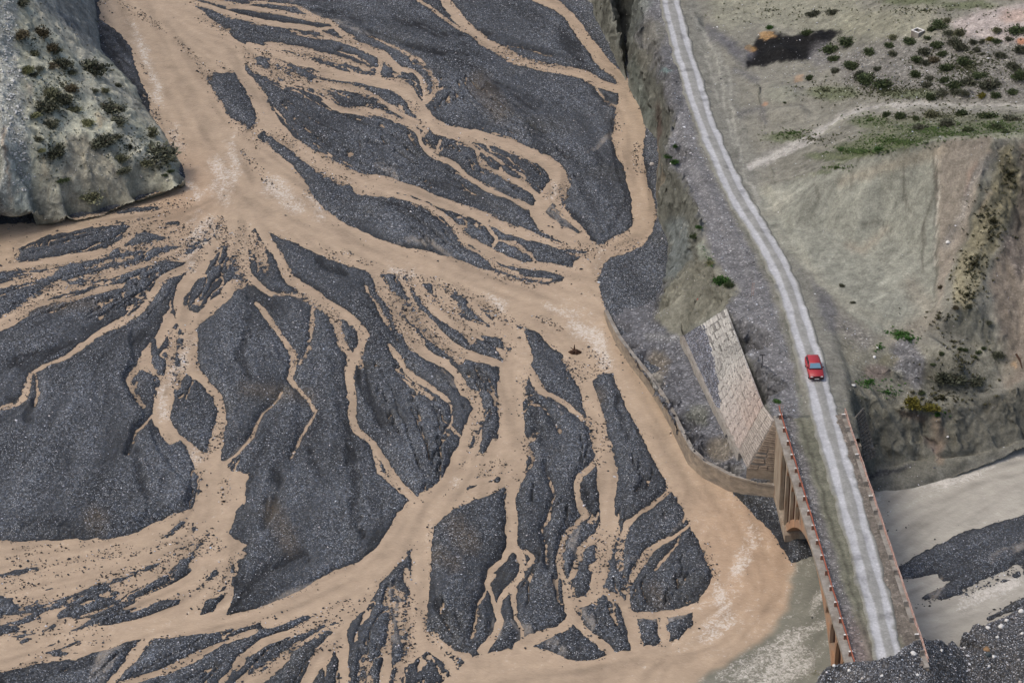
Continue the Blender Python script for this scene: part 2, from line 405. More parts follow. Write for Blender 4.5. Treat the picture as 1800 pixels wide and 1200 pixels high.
CH = [
 [(345,-5,8),(383,3,8),(433,13,8),(500,25,8),(550,33,9),(580,40,8),(600,60,9),(627,77,11),(653,90,13),(670,97,15),(683,107,15),(703,123,13)],
 [(330,2,8),(360,10,8),(400,25,11),(450,37,10),(500,45,10),(540,50,8),(560,52,8),(573,63,8),(600,72,7),(627,78,7)],
 [(560,52,6),(583,50,5),(592,46,5)], [(512,55,3),(535,62,3),(560,67,4),(600,72,4)],
 [(670,97,16),(668,115,11),(665,130,9),(663,142,11)], [(703,123,12),(725,127,7),(735,135,8),(745,150,8),(748,165,8),(746,180,9)],
 [(440,85,22),(500,100,17),(550,115,15),(600,130,14),(633,138,13),(667,143,17),(690,147,22),(713,160,26),(733,187,25),(750,213,25),(783,230,21),(817,237,21),(867,247,21),(917,263,21),(960,287,23),(980,303,30),(982,325,36),(960,350,27),(945,373,26),(955,393,27),(980,408,28),(1010,422,28),(1035,440,34)],
 [(975,340,10),(983,365,10),(1000,383,10),(1018,400,10),(1030,418,12)],
 [(470,80,14),(543,88,7),(593,104,8),(640,120,7),(655,132,6)],
 [(440,105,22),(453,123,17),(510,137,14),(560,147,12),(613,153,12),(660,170,10),(693,190,9),(720,207,10),(735,215,9),(750,228,9)],
 [(480,108,12),(540,130,11),(580,138,10),(620,140,9)],
 [(455,128,8),(500,146,9),(545,152,8),(567,163,8),(587,187,8),(613,194,8),(660,200,8),(693,210,8),(717,217,8),(733,233,7),(743,257,7),(760,273,7),(800,290,7),(820,310,6),(853,330,7),(893,347,8),(933,367,8),(947,377,9)],
 [(750,228,5),(737,240,4)],
 [(783,235,8),(817,247,8),(837,263,8),(843,283,8),(863,300,8),(890,310,9),(917,323,11),(940,340,11),(950,352,13)],
 [(845,266,5),(880,283,5),(903,297,5),(922,313,5),(918,322,4)], [(880,285,4),(882,298,4)], [(773,247,3),(770,268,3)],
 [(415,95,42),(423,127,21),(447,160,25),(463,193,29),(470,213,35),(487,228,27),(510,250,23),(540,273,25),(573,292,31),(607,308,27),(633,317,23),(660,320,25),(700,327,21),(733,337,17),(767,353,19),(817,370,18),(850,382,19),(890,400,17),(927,413,17),(953,421,13),(987,433,13),(1013,442,16)],
 [(440,234,10),(462,220,18)],
 [(613,310,20),(633,333,16),(687,343,9),(720,350,9),(753,363,10),(777,377,12),(797,397,12),(817,417,12),(843,433,13),(867,447,15),(893,460,15),(920,467,13),(967,470,15),(1000,477,20)],
 [(807,413,6),(820,433,6),(847,447,6),(873,467,7),(900,480,8),(930,487,9),(965,489,14)],
 [(843,380,6),(860,397,6),(868,412,9),(873,423,8),(866,433,8)], [(880,423,5),(907,430,5),(933,450,5),(950,467,5)],
 [(783,-10,14),(783,0,15),(795,20,17),(817,45,17),(850,72,17),(883,90,17),(917,108,15),(950,118,15),(1000,125,15),(1027,132,15),(1053,147,15),(1080,155,13),(1095,160,14)],
 [(733,0,5),(753,10,6),(777,30,6),(800,47,6),(815,54,6)],
 [(930,-10,12),(945,0,13),(977,8,17),(1000,27,17),(1017,53,19),(1040,83,19),(1063,113,19),(1088,133,18),(1097,150,20),(1100,170,24),(1105,190,40),(1107,213,52),(1105,240,57),(1107,265,48),(1115,300,34),(1123,330,37),(1130,360,39),(1133,385,39),(1130,400,37),(1117,417,35),(1090,430,30),(1067,440,27),(1045,452,38),(1032,472,52)],
 [(330,365,30),(270,378,17),(200,386,15),(150,391,19),(83,402,26),(33,417,34),(-10,428,50)],
 [(10,435,42),(12,455,36),(-10,467,30)], [(15,470,17),(50,466,13),(117,462,12),(167,452,9),(187,443,9),(217,423,10),(235,403,9),(280,385,12)],
 [(190,450,10),(127,470,9),(67,487,7),(0,502,10),(-20,506,10)],
 [(350,438,26),(300,449,21),(233,470,21),(173,487,19),(117,503,19),(90,513,19),(50,540,21),(20,562,23),(-20,578,26)],
 [(213,503,8),(187,507,9),(133,523,8),(93,530,9),(70,535,9)], [(180,495,7),(113,510,8)],
 [(345,455,11),(325,477,9),(287,490,9),(267,517,10),(247,543,11),(213,567,11),(167,590,10),(140,610,9),(117,627,7),(77,643,7),(53,657,7),(48,680,10),(43,700,12),(30,712,6),(10,717,4),(-20,722,4)],
 [(375,415,42),(362,445,42),(340,480,23),(322,510,25),(318,540,23),(325,560,32)], [(415,420,30),(412,475,23),(412,492,19),(398,517,21),(373,540,19),(347,560,21)],
 [(337,560,30),(333,600,27),(333,643,25),(360,670,13),(383,697,16),(390,723,16),(387,747,19),(378,777,21),(380,800,20)],
 [(300,562,24),(280,597,17),(258,622,17),(253,640,23),(275,658,11),(292,668,14)], [(237,648,8),(225,670,7),(238,697,8),(254,714,9)],
 [(308,585,12),(303,620,16),(297,653,20),(293,683,27),(287,713,31),(285,740,29),(300,765,29)],
 [(360,830,30),(378,880,50),(385,905,60),(375,935,50)],
 [(735,900,54),(718,920,52),(700,950,47),(675,985,47),(640,1010,50),(600,1025,48),(560,1045,40),(510,1062,31),(467,1077,27),(400,1097,25),(333,1105,25),(233,1115,22)],
 [(262,1120,11),(233,1153,13),(207,1187,13),(185,1215,13)], [(445,1108,8),(367,1140,11),(327,1163,13),(283,1182,13),(210,1202,11)],
 [(587,1073,30),(540,1100,20),(467,1120,12),(420,1157,11),(395,1190,9),(385,1210,9)], [(600,1093,26),(550,1120,20),(513,1137,19),(483,1170,19),(437,1200,19),(415,1220,19)],
 [(587,1112,16),(567,1147,15),(547,1173,13),(530,1210,13)], [(600,1112,14),(603,1150,11),(607,1177,10),(607,1215,9)],
 [(738,900,52),(742,950,37),(739,1000,34),(737,1033,33),(735,1067,29),(733,1100,26),(735,1135,26)],
 [(730,1140,22),(707,1165,15),(695,1215,15)], [(745,1128,16),(773,1150,13),(793,1167,15),(800,1190,22)], [(742,1112,10),(773,1127,8),(800,1147,8),(822,1154,16)],
 [(690,1037,5),(684,1067,9),(686,1100,13),(683,1133,14),(677,1173,14),(671,1215,14)], [(713,1000,8),(720,1028,12)],
 [(735,890,17),(720,872,15),(700,850,12),(677,813,11),(653,777,11),(627,755,11),(617,735,13),(620,705,15),(614,670,15),(614,643,14)],
 [(455,395,14),(480,437,15),(497,467,15),(510,493,17),(540,510,17),(577,540,23),(607,553,17),(630,573,16),(640,593,17),(633,617,14),(617,633,15),(613,667,15)],
 [(583,545,14),(592,577,11),(600,600,10),(613,620,11),(617,633,11)], [(653,785,5),(667,827,8),(690,850,8),(707,865,7)],
 [(415,465,10),(440,487,9),(473,515,8)], [(452,532,5),(462,545,7),(480,570,9),(500,600,9),(518,622,10),(515,645,8),(510,667,9),(520,680,7),(540,700,5),(552,720,5)],
 [(660,484,14),(683,530,15),(700,573,15),(727,607,15),(753,627,13),(783,640,13),(803,657,15),(813,683,17),(835,700,19),(842,717,20),(832,742,20),(820,770,19),(813,800,25),(808,830,35),(800,850,41),(780,868,45),(755,885,46),(738,900,50)],
 [(845,722,12),(842,755,11),(838,785,13),(826,802,18)],
 [(683,605,6),(695,622,9),(713,650,9),(733,667,9),(757,680,9),(775,692,8),(790,705,6),(795,722,4),(793,750,3),(810,765,4)],
 [(705,492,14),(720,520,11),(733,545,10),(753,563,9),(773,587,9),(793,607,9),(813,622,10),(843,630,9),(873,635,9),(885,640,11)],
 [(730,500,22),(763,545,17),(800,568,15),(827,582,15),(860,593,15),(880,615,13),(893,635,13)],
 [(770,510,20),(795,535,15),(805,562,11),(850,575,13),(878,585,11)], [(830,530,12),(850,560,11),(868,575,17),(895,590,25)],
 [(868,553,16),(890,580,31),(910,605,38),(913,630,46),(905,645,50),(898,680,46),(897,710,41),(898,740,43),(900,770,48),(910,800,35),(912,830,27),(905,850,21),(900,870,19),(898,900,21),(900,933,21),(900,960,19)],
 [(898,958,14),(885,985,9),(863,1003,8),(857,1023,9),(865,1050,8),(873,1072,10),(879,1090,14),(868,1118,12),(848,1142,18)],
 [(905,962,11),(918,985,11),(915,1010,13),(895,1035,13),(880,1053,11),(876,1068,11)], [(905,1035,9),(902,1060,8),(905,1085,7),(917,1103,5),(920,1125,6),(913,1143,8)], [(925,970,7),(937,982,6),(922,1000,6)],
 [(927,640,13),(940,672,13),(960,692,10),(987,705,8),(1013,727,8),(1035,745,9)], [(927,777,5),(945,760,4)], [(930,785,4),(936,810,4),(925,832,4)],
 [(1005,632,32),(1020,650,36),(1030,680,25),(1037,703,27),(1048,740,27),(1058,777,31),(1065,813,36),(1067,840,38),(1067,870,28),(1067,900,27),(1070,930,36),(1065,960,29),(1060,985,23),(1055,1010,27),(1048,1035,25),(1040,1052,21),(1015,1060,17)],
 [(1043,816,8),(1020,835,10),(1013,850,10),(1015,873,10),(1020,890,11),(1028,905,13),(1015,920,11),(1000,933,11),(992,950,9),(985,975,10),(985,995,11),(992,1020,13),(995,1045,15),(1002,1070,15),(1013,1090,15),(1030,1110,13),(1055,1128,13),(1072,1146,16)],
 [(1054,940,11),(1035,952,9),(1020,965,9),(1017,985,10),(1003,1010,8),(996,1022,9)],
 [(1005,1088,13),(985,1103,13),(960,1113,17),(935,1125,21),(915,1142,30)],
 [(1050,1030,16),(1065,1040,13),(1085,1052,15),(1100,1065,17),(1108,1085,21),(1113,1105,23),(1118,1125,23),(1120,1145,22)],
 [(1178,862,5),(1147,887,6),(1125,903,7),(1105,917,11),(1098,930,8),(1092,945,5)],
 [(1212,922,6),(1183,943,8),(1153,960,10),(1133,977,13),(1120,1003,10),(1103,1027,10),(1101,1047,11),(1105,1064,13)],
 [(1110,1080,14),(1150,1082,10),(1200,1072,12),(1225,1065,14)], [(1165,1080,14),(1168,1110,20),(1165,1135,22)],
]
CH += [[(497,690,3),(478,712,3),(460,730,3.5),(443,767,3.5),(420,795,3),(398,812,3)], [(557,720,3),(545,745,3),(533,765,3),(520,790,3),(510,808,3)], [(550,540,3),(549,560,3.5),(546,590,4),(543,613,4),(528,638,3)], [(473,515,4),(500,517,4),(530,522,4),(555,538,4)],
 [(893,80,3),(915,84,3),(945,93,3),(970,99,3)], [(1047,153,3),(1055,168,3.5),(1070,181,3.5),(1090,190,4)], [(905,690,3),(960,720,3),(985,760,3)], [(60,650,3),(66,690,4),(62,715,4)], [(300,700,3),(240,760,3),(225,800,3)], [(640,500,4),(700,600,3)], [(760,700,3),(700,660,3)],
 [(1150,1000,3),(1190,960,3),(1206,905,4)], [(1000,560,0.1),(1001,561,0.1)], [(400,15,4),(450,5,4),(520,10,4),(545,26,4),(580,38,5)], [(650,65,4),(700,85,4),(735,107,4),(755,128,5),(768,148,5),(758,172,6),(748,180,6)], [(870,1010,3),(840,1060,3),(830,1120,3)], [(960,820,3),(975,870,3),(955,930,3),(965,1000,3)]]
SILT = [  # damp trails where muddy water has just run off
 [(510,3,5),(543,25,6),(613,47,7),(653,67,8),(700,87,8),(733,107,8),(753,127,9),(768,147,8),(760,170,8)],
 [(893,80,2),(933,90,3),(967,98,2)], [(1047,153,2),(1063,177,3),(1087,188,3)], [(550,540,3),(547,577,4),(543,613,4),(527,637,3)],
 [(497,693,2),(460,730,3),(443,767,3),(400,810,3)], [(557,720,2),(535,760,2),(513,803,2)], [(475,517,4),(517,520,4),(553,537,4)],
 [(700,430,4),(725,424,5),(760,430,6),(793,450,6)], [(853,330,8),(880,342,12),(910,355,10)], [(663,295,10),(690,305,10),(700,325,8)],
 [(870,372,8),(880,385,8),(895,398,6)], [(970,370,14),(985,385,18),(1008,400,12)], [(690,1040,20),(700,1090,24),(695,1130,18)],
 [(880,1080,22),(872,1110,24)], [(905,1095,12),(925,1110,20),(915,1130,12)], [(760,1120,8),(790,1140,10)], [(560,1030,14),(500,1050,14),(440,1085,10)],
 [(200,1140,30),(180,1170,30),(170,1200,24)], [(970,1130,20),(990,1150,14)], [(905,680,3),(975,700,3),(990,735,3)], [(780,655,12),(800,675,12)],
 [(1010,930,18),(1005,960,14),(1020,980,10)], [(1030,1075,16),(1040,1100,14)], [(1120,1085,18),(1200,1085,14)], [(720,905,10),(775,890,8)],
 [(1590,1020,5),(1650,1026,22),(1640,1040,20)], [(1740,985,14),(1800,960,12)], [(1085,1000,3),(1170,955,3),(1205,905,4)],
 [(1035,275,4),(1110,212,12),(1113,245,12)],
]
ISL = [  # gravel bars inside the wide water sheets (x, y, width)
 [(18,1062,30),(-30,1066,36)], [(20,1064,30),(75,1068,8)], [(107,1080,10),(155,1062,24),(205,1043,10)], [(268,952,8),(300,937,13),(320,922,8)],
 [(75,1038,8),(115,1030,12)], [(253,1045,8),(290,1025,20),(335,1003,14)], [(178,1093,10),(240,1078,26),(312,1060,10)], [(262,1094,4),(310,1072,7)],
 [(335,1087,8),(370,1070,24),(390,1048,10)], [(163,1085,3),(235,1055,6)], [(-5,1120,9),(33,1105,5)], [(20,1140,3),(47,1125,5)], [(63,1140,5),(100,1130,6)],
 [(95,1150,5),(140,1148,4)], [(467,1112,8),(510,1100,15),(545,1085,8)], [(400,1112,8),(450,1101,9)], [(913,480,5),(945,483,11),(980,488,5)], [(1000,442,9),(1029,442,10)],
 [(1180,1102,20),(1212,1094,14)], [(1131,1096,12),(1138,1118,26),(1150,1122,22)], [(838,838,6),(860,824,9),(880,808,5)], [(822,857,5),(876,842,6)], [(778,893,4),(803,878,5)],
 [(838,770,4),(845,745,6)], [(325,535,8),(350,505,26),(372,472,14)], [(268,598,10),(278,640,18),(282,655,8)], [(210,374,6),(240,368,9),(276,364,6)], [(285,388,10),(335,372,12)],
 [(410,610,6),(420,600,6)], [(537,92,10),(587,110,13),(655,132,8)], [(510,112,6),(545,138,10)], [(963,1127,10),(1000,1118,22),(1020,1138,28),(1060,1147,8)],
 [(1625,1048,10),(1660,1040,24),(1720,1015,40),(1800,985,46),(1900,960,50)], [(1590,1005,28),(1640,985,44),(1700,965,62),(1800,942,72),(1900,925,80)],
 [(1660,1008,24),(1750,985,50),(1900,955,60)], [(1740,1086,8),(1800,1058,16),(1850,1040,16)], [(370,462,4),(395,500,6)], [(1395,985,4),(1390,960,14),(1340,912,6)],
 [(848,590,8),(872,600,16),(895,612,6)],
]
SPECK = [  # riffles: stones stand out of shallow water
 [(235,395,16),(290,405,26),(330,410,30)], [(215,440,16),(270,430,20),(340,420,24)], [(150,470,12),(230,455,14)], [(420,430,34),(425,480,30),(420,500,20)],
 [(430,410,30),(455,440,26),(470,480,14)], [(385,400,22),(400,420,30)], [(340,470,18),(360,440,16)], [(303,590,14),(300,640,16)], [(322,610,14),(320,640,20),(312,680,14)],
 [(387,747,22),(380,780,22)], [(335,790,14),(350,805,14)], [(395,850,22),(395,875,20)], [(275,655,14)]*2, [(238,670,10),(240,700,12)], [(25,960,10),(115,963,12)], [(20,985,14),(75,990,16)],
 [(20,1020,14),(70,1027,18)], [(130,980,10),(185,970,14),(230,957,12)], [(218,983,8),(265,968,13)], [(290,985,24),(330,965,40),(375,955,34)], [(170,1022,16),(205,1008,22),(250,997,14)],
 [(212,1028,14),(238,1022,14)], [(375,1030,14),(400,1000,18)], [(405,985,18),(430,972,14)], [(135,1138,8),(190,1122,12)], [(40,1060,30),(80,1052,10)],
 [(610,1060,20),(560,1090,26),(520,1110,20)], [(560,1140,16),(600,1130,18)], [(500,1150,14),(450,1180,16)], [(640,1160,26),(640,1200,30)], [(350,1150,18),(290,1180,16)],
 [(670,510,22),(720,545,30),(770,600,26),(810,630,22)], [(750,520,18),(800,550,20),(830,600,18)], [(700,560,16),(740,600,18)], [(740,490,10),(827,522,14)], [(850,540,14),(890,565,14)],
 [(1000,640,24),(1030,655,34),(1060,645,24)], [(1040,620,16),(1060,635,18)], [(940,555,12),(985,575,10)], [(985,330,16),(990,345,20)], [(960,345,14),(1000,325,14)], [(1118,255,12),(1120,300,14)],
 [(1085,440,20),(1120,425,18)], [(1090,960,18),(1090,1000,18)], [(838,740,12),(836,780,12)], [(845,830,24),(880,815,20)], [(560,300,14),(600,320,16)], [(345,105,12),(365,135,18)], [(210,5,8),(270,40,14),(290,55,8)],
 [(310,70,8),(350,110,12)], [(430,270,14),(480,330,14)], [(310,230,10),(320,250,12)], [(520,90,12),(600,110,10)], [(480,115,14),(520,135,12)], [(655,465,8),(600,445,10)],
 [(700,1050,30),(710,1100,28),(720,1160,20)], [(1700,1040,20),(1790,1000,20)], [(1640,1055,12),(1615,1062,10)], [(700,480,8),(740,492,8)],
]
DRYCH = [  # old dry runnels, lower and darker with damp sand
 [(612,740,14),(618,790,22),(620,850,14),(630,900,12),(645,970,10)], [(625,640,20),(650,700,26),(690,760,20)], [(490,830,14),(485,880,18),(470,930,12)], [(540,790,10),(575,850,8)],
 [(150,590,10),(80,625,16),(20,640,20)], [(20,700,14),(60,720,16),(50,745,14)], [(240,800,12),(250,860,16),(270,900,10)], [(190,560,8),(260,540,10)],
 [(700,40,8),(780,60,14),(860,60,10)], [(650,60,6),(750,90,10),(830,100,8)], [(560,20,10),(640,40,8)], [(880,160,14),(930,200,22),(960,270,18)], [(990,60,18),(1030,120,14),(1070,180,10)],
 [(850,140,20),(900,180,24)], [(590,350,10),(700,360,12),(790,390,12)], [(440,560,10),(430,640,14),(440,670,10)], [(500,480,12),(550,520,12)], [(560,460,12),(610,480,18)],
 [(770,1060,20),(800,1100,16)], [(870,640,10),(940,720,20),(960,800,14)], [(1090,700,8),(1110,780,10)], [(1020,860,16),(1040,890,14)], [(420,1000,24),(440,1050,34),(410,1080,20)], [(530,980,30),(460,1020,30)],
 [(0,1190,30),(100,1180,26),(180,1160,14)], [(940,580,18),(980,610,20),(930,575,12)], [(40,930,14),(140,932,14)], [(180,60,40),(235,130,36),(258,190,20)], [(1095,30,30),(1098,110,20)],
 [(1140,300,14),(1150,360,16)], [(1300,880,20),(1370,930,24),(1385,970,14)], [(720,440,20),(775,446,18)], [(1000,375,14),(1040,420,14)],
 [(560,20,6),(600,30,6)], [(690,560,10),(640,540,14)], [(640,575,10),(625,590,12)],
]
BROWN = [[(800,930,30),(820,960,40)], [(770,980,20),(800,1000,20)], [(880,200,30),(840,150,30)], [(170,920,36)]*2, [(60,540,14),(170,540,12)], [(480,900,30),(510,960,24)], [(1050,700,24)]*2, [(1160,1060,20),(1150,1040,20)], [(700,560,16)]*2, [(540,700,20),(430,690,14)]]
RAISE = [([(-60,720),(60,700),(120,640),(230,580),(245,700),(280,800),(335,860),(325,895),(270,910),(230,930),(150,943),(-60,940)], 0.75),
         ([(350,580),(420,500),(460,560),(530,700),(520,800),(430,810),(405,730),(350,650)], 0.35),
         ([(840,180),(960,200),(1080,210),(1085,300),(1105,360),(1070,415),(1040,405),(1000,330),(930,260)], 0.45),
         ([(530,300),(620,340),(760,380),(800,440),(700,425),(580,370)], 0.3),
         ([(770,880),(890,870),(895,960),(850,1010),(860,1110),(810,1140),(770,1060),(765,960)], 0.35),
         ([(940,700),(1030,750),(1040,830),(1000,930),(980,1070),(920,980),(920,860)], 0.3),
         ([(1110,1030),(1210,935),(1250,1005),(1220,1055),(1120,1068)], 0.35), ([(1090,700),(1190,880),(1110,900),(1090,800)], 0.3),
         ([(650,680),(790,780),(785,860),(730,870),(680,790)], 0.3), ([(-60,580),(180,510),(240,530),(100,610),(-60,660)], 0.25)]

RX = np.concatenate([np.arange(-112, -80, 2.0), np.arange(-80, 64.01, 0.155), np.arange(66, 92, 2.0)])
RY = np.concatenate([np.arange(-104, -68, 2.0), np.arange(-68, 106.01, 0.235), np.arange(108, 150, 2.5)])
GX, GY = np.meshgrid(RX, RY)
U, W = to_px(GX, GY, np.zeros_like(GX))
# flow directions, from the surveyed channels
FLOW = [[(220,-60,0),(260,40,0),(330,200,0),(390,330,0),(520,400,0),(700,470,0),(880,520,0),(1010,560,0),(1090,680,0),(1180,830,0),(1290,950,0),(1330,1050,0),(1250,1140,0),(1000,1180,0),(800,1210,0)],
        [(385,900,0),(330,950,0),(200,985,0),(0,1010,0),(-60,1015,0)], [(385,905,0),(330,1020,0),(200,1080,0),(0,1130,0),(-60,1150,0)], [(400,920,0),(400,1040,0),(300,1100,0)], [(1900,800,0),(1700,850,0),(1560,930,0),(1450,1040,0),(1330,1200,0)], [(1900,1000,0),(1700,1060,0),(1560,1100,0)],
        [(390,340,0),(300,390,0),(150,400,0)], [(390,350,0),(330,430,0),(250,470,0)], [(400,360,0),(380,450,0),(330,540,0)], [(420,360,0),(470,420,0),(520,500,0)], [(700,480,0),(760,550,0),(850,630,0)], [(660,490,0),(720,600,0),(800,660,0)]]
fx_, fy_ = np.arange(-114, 95, 1.2), np.arange(-106, 155, 1.2)
FX, FY = np.meshgrid(fx_, fy_); c2 = np.zeros_like(FX); s2 = np.zeros_like(FX)
for ln in CH + FLOW:
    for a_, b_ in zip(ln[:-1], ln[1:]):
        p0, p1 = P(a_[0], a_[1]), P(b_[0], b_[1]); dx, dy = p1[0] - p0[0], p1[1] - p0[1]; l2 = dx * dx + dy * dy + 1e-9
        t_ = np.clip(((FX - p0[0]) * dx + (FY - p0[1]) * dy) / l2, 0, 1)
        d_ = np.hypot(FX - p0[0] - t_ * dx, FY - p0[1] - t_ * dy)
        w_ = 1 / (d_ + 1.2) ** 3; th = 2 * math.atan2(dy, dx)
        c2 += w_ * math.cos(th); s2 += w_ * math.sin(th)
fth = 0.5 * np.arctan2(s2, c2)
def _gs(A, gx, gy, x, y):
    i = np.clip(((x - gx[0]) / (gx[1] - gx[0])).astype(int), 0, len(gx) - 1); j = np.clip(((y - gy[0]) / (gy[1] - gy[0])).astype(int), 0, len(gy) - 1)
    return A[j, i]
def flow_streaks(X, Y, freq, seed, steps=9, ds=0.5):
    """noise drawn out along the flow"""
    acc = vnoise(X * freq, Y * freq, seed); 
    for sg in (1, -1):
        px, py = X.copy(), Y.copy(); cx = np.cos(_gs(fth, fx_, fy_, X, Y)) * sg; cy = np.sin(_gs(fth, fx_, fy_, X, Y)) * sg
        for _ in range(steps):
            px += cx * ds; py += cy * ds
            acc += vnoise(px * freq, py * freq, seed)
            th = _gs(fth, fx_, fy_, px, py); nx, ny = np.cos(th), np.sin(th)
            flip = np.where(nx * cx + ny * cy < 0, -1.0, 1.0); cx, cy = nx * flip, ny * flip
    acc /= acc.std()
    return np.clip(acc * 0.5, -1.2, 1.2)
core = (slice(18, len(RY) - 17), slice(16, len(RX) - 13))
def core_streaks(*a, **k):
    out = np.zeros_like(GX); out[core] = flow_streaks(GX[core], GY[core], *a, **k); return out
SK1 = core_streaks(0.75, 201, steps=8, ds=0.7)          # bar-sized streaks
SK2 = core_streaks(2.4, 202, steps=6, ds=0.32)          # threads
# a slightly wandering survey: channel edges are never ruler-straight
wu = fbm(GX * 0.35, GY * 0.35, 4, 11) * 3.0 + fbm(GX * 1.3, GY * 1.3, 2, 13) * 1.6
wv = fbm(GX * 0.35, GY * 0.35, 4, 12) * 2.4 + fbm(GX * 1.3, GY * 1.3, 2, 14) * 1.3
UU, VV = U + wu, W + wv
f = np.full(GX.shape, -60.0)
for pg in (MAIN, EAST, TRUNK, DELTA, WEDGE, WEDGE2):
    f = np.maximum(f, poly_field(UU, VV, pg))
f = seg_field(UU, VV, CH, f)
isl = seg_field(UU, VV, ISL)
f = np.where(isl > -40, np.minimum(f, -isl), f)
# braided zones: the flow splits into threads round long thin bars
BRAID = [([(-60,960),(100,960),(240,945),(330,905),(400,945),(420,975),(395,1085),(250,1115),(120,1150),(-60,1180)], 8.5), ([(700,960),(640,1030),(450,1085),(300,1130),(180,1210),(690,1210),(660,1060)], 8.3), ([(330,360),(200,395),(60,440),(120,510),(240,500),(330,490),(440,500),(470,440),(400,370)], 8.0),
         ([(650,480),(760,500),(890,560),(900,640),(820,650),(740,620),(690,560)], 6.0), ([(440,80),(680,100),(690,150),(760,230),(600,200),(450,140)], 4.0), ([(780,780),(900,760),(900,850),(770,900),(745,890)], 6.0), ([(980,590),(1060,620),(1075,660),(1000,660)], 6.0), ([(1000,900),(1100,900),(1120,1130),(980,1100)], 3.5), ([(670,1020),(760,1020),(800,1180),(660,1210)], 4.5),
         ([(290,580),(340,570),(345,700),(240,700)], 5.0), ([(330,780),(420,820),(410,900),(340,890)], 5.0)]
for pg, amt in BRAID:
    z_ = sstep(-8, 14, poly_field(U, W, pg))
    f = np.where(z_ > 0, np.minimum(f, f * (1 - z_) + z_ * np.minimum(f, 3.2 if amt > 8.2 else 5.0 if amt > 7.5 else 7.0)), f)
    f = f - z_ * amt * (SK1 + 0.5 * SK2) * np.exp(-np.maximum(np.abs(f) - 6, 0) / 12)
SK3 = core_streaks(1.0, 203, steps=9, ds=0.7)
brk = fbm(GX * 0.10, GY * 0.10, 3, 34)
zone = np.zeros_like(f)
for pg, amt in BRAID + [([(-40,380),(440,380),(480,560),(300,560),(-40,600)], 1), ([(400,60),(780,100),(1000,300),(1010,440),(800,420),(560,300),(430,140)], 1), ([(600,480),(900,540),(940,860),(760,880),(640,700)], 1), ([(900,640),(1180,860),(1250,1070),(960,1100),(880,900)], 1), ([(120,1110),(760,1000),(820,1210),(100,1210)], 1)]:
    zone = np.maximum(zone, (0.55 if amt == 1 else 1.0) * sstep(-30, 10, poly_field(U, W, pg)))
th_ = sstep(0.13, 0.03, np.abs(SK3 + 0.25 * SK2)) * sstep(0.45, 0.85, zone + 0.9 * brk)
f = np.maximum(f, np.where(th_ > 0.02, th_ * 6.0 - 2.2, -60))
f = f + (1.5 + 1.6 * zone) * SK2 * np.exp(-np.abs(f) / 10)
spk = sstep(-5, 5, seg_field(UU, VV, SPECK))
spk = np.maximum(spk, 0.85 * sstep(0.28, 0.55, fbm(GX * 0.09, GY * 0.09, 3, 33) + 0.45 * SK1) * sstep(-6, -1, f) * sstep(22, 8, f) * (U < 1330))
silt = sstep(-3.0, 1.5, seg_field(UU, VV, SILT)) * sstep(-0.35, 0.5, 0.7 * SK2 + 0.4 * fbm(GX * 0.8, GY * 0.8, 4, 31) + 0.1)
dry = sstep(-7, 4, seg_field(UU + 12 * fbm(GX * 0.3, GY * 0.3, 4, 37) + 6 * SK1, VV + 8 * fbm(GX * 0.3, GY * 0.3, 4, 38), DRYCH)) * sstep(-0.5, 0.2, 0.5 * SK1 + 0.5 * SK2 + 0.5 * fbm(GX * 0.5, GY * 0.5, 3, 39))
brown = sstep(-16, 10, seg_field(UU, VV, BROWN))
stone_n = 0.55 * vnoise(GX * 2.6, GY * 2.6, 3) + 0.45 * vnoise(GX * 5.1, GY * 5.1, 4)
med = fbm(GX * 0.22, GY * 0.22, 4, 5)
bars = fbm(GX * 0.07 + 3, GY * 0.05, 3, 6)
H = np.where(f < 0, 0.36 * (1 - np.exp(np.minimum(f, 0) / 8.0)), -0.42 * (1 - np.exp(-np.maximum(f, 0) / 6.0)))
on_bar = sstep(0, 14, -f)
for pg, amt in RAISE:
    H += 0.6 * amt * sstep(-2, 7, poly_field(UU, VV, pg)) * sstep(1, 9, -f)
H += on_bar * (0.18 * med + 0.12 * bars + 0.10 * SK1 + 0.04 * SK2 - 0.28 * dry)
H = np.where(f < -3, np.maximum(H, 0.06), H)
H += stone_n * (0.085 + 0.0 * on_bar) * (1 - 0.6 * silt)
H = H * (1 - spk) + spk * (np.clip(H, -0.12, 0.03) * 0.35 - 0.06 + 0.15 * stone_n + 0.05 * SK1)
base = np.array([0.060, 0.0645, 0.071])
tone = 1 + 0.40 * fbm(GX * 0.11, GY * 0.09, 4, 21) + 0.10 * fbm(GX * 0.6, GY * 0.6, 3, 22) + 0.24 * SK1 + 0.10 * SK2
tone *= 1 - 0.52 * dry
wet = sstep(0.22, 0.02, H) * (1 - 0.4 * spk)
tone *= 1 - 0.45 * wet
colr = base[None, None] * np.maximum(tone, 0.25)[..., None]
colr = colr * (1 - 0.5 * brown[..., None]) + np.array([0.100, 0.080, 0.058]) * 0.5 * brown[..., None]
olive = sstep(0.25, 0.75, fbm(GX * 0.16, GY * 0.16, 3, 24))[..., None] * 0.25
colr = colr * (1 - olive) + np.array([0.075, 0.071, 0.058]) * olive
sl = (0.75 * silt)[..., None]
colr = colr * (1 - sl) + np.array([0.25, 0.225, 0.195]) * sl
stony = np.clip(0.92 + 0.8 * fbm(GX * 0.14, GY * 0.12, 4, 36) + 0.25 * med + 0.3 * SK1 - 0.5 * dry - 0.8 * silt - 0.4 * wet, 0.15, 1)
def grid_faces(ny, nx, keep=None):
    i = np.arange(ny * nx).reshape(ny, nx)
    q = np.stack([i[:-1, :-1], i[:-1, 1:], i[1:, 1:], i[1:, :-1]], -1)
    if keep is not None: q = q[keep]
    return q.reshape(-1, 4)
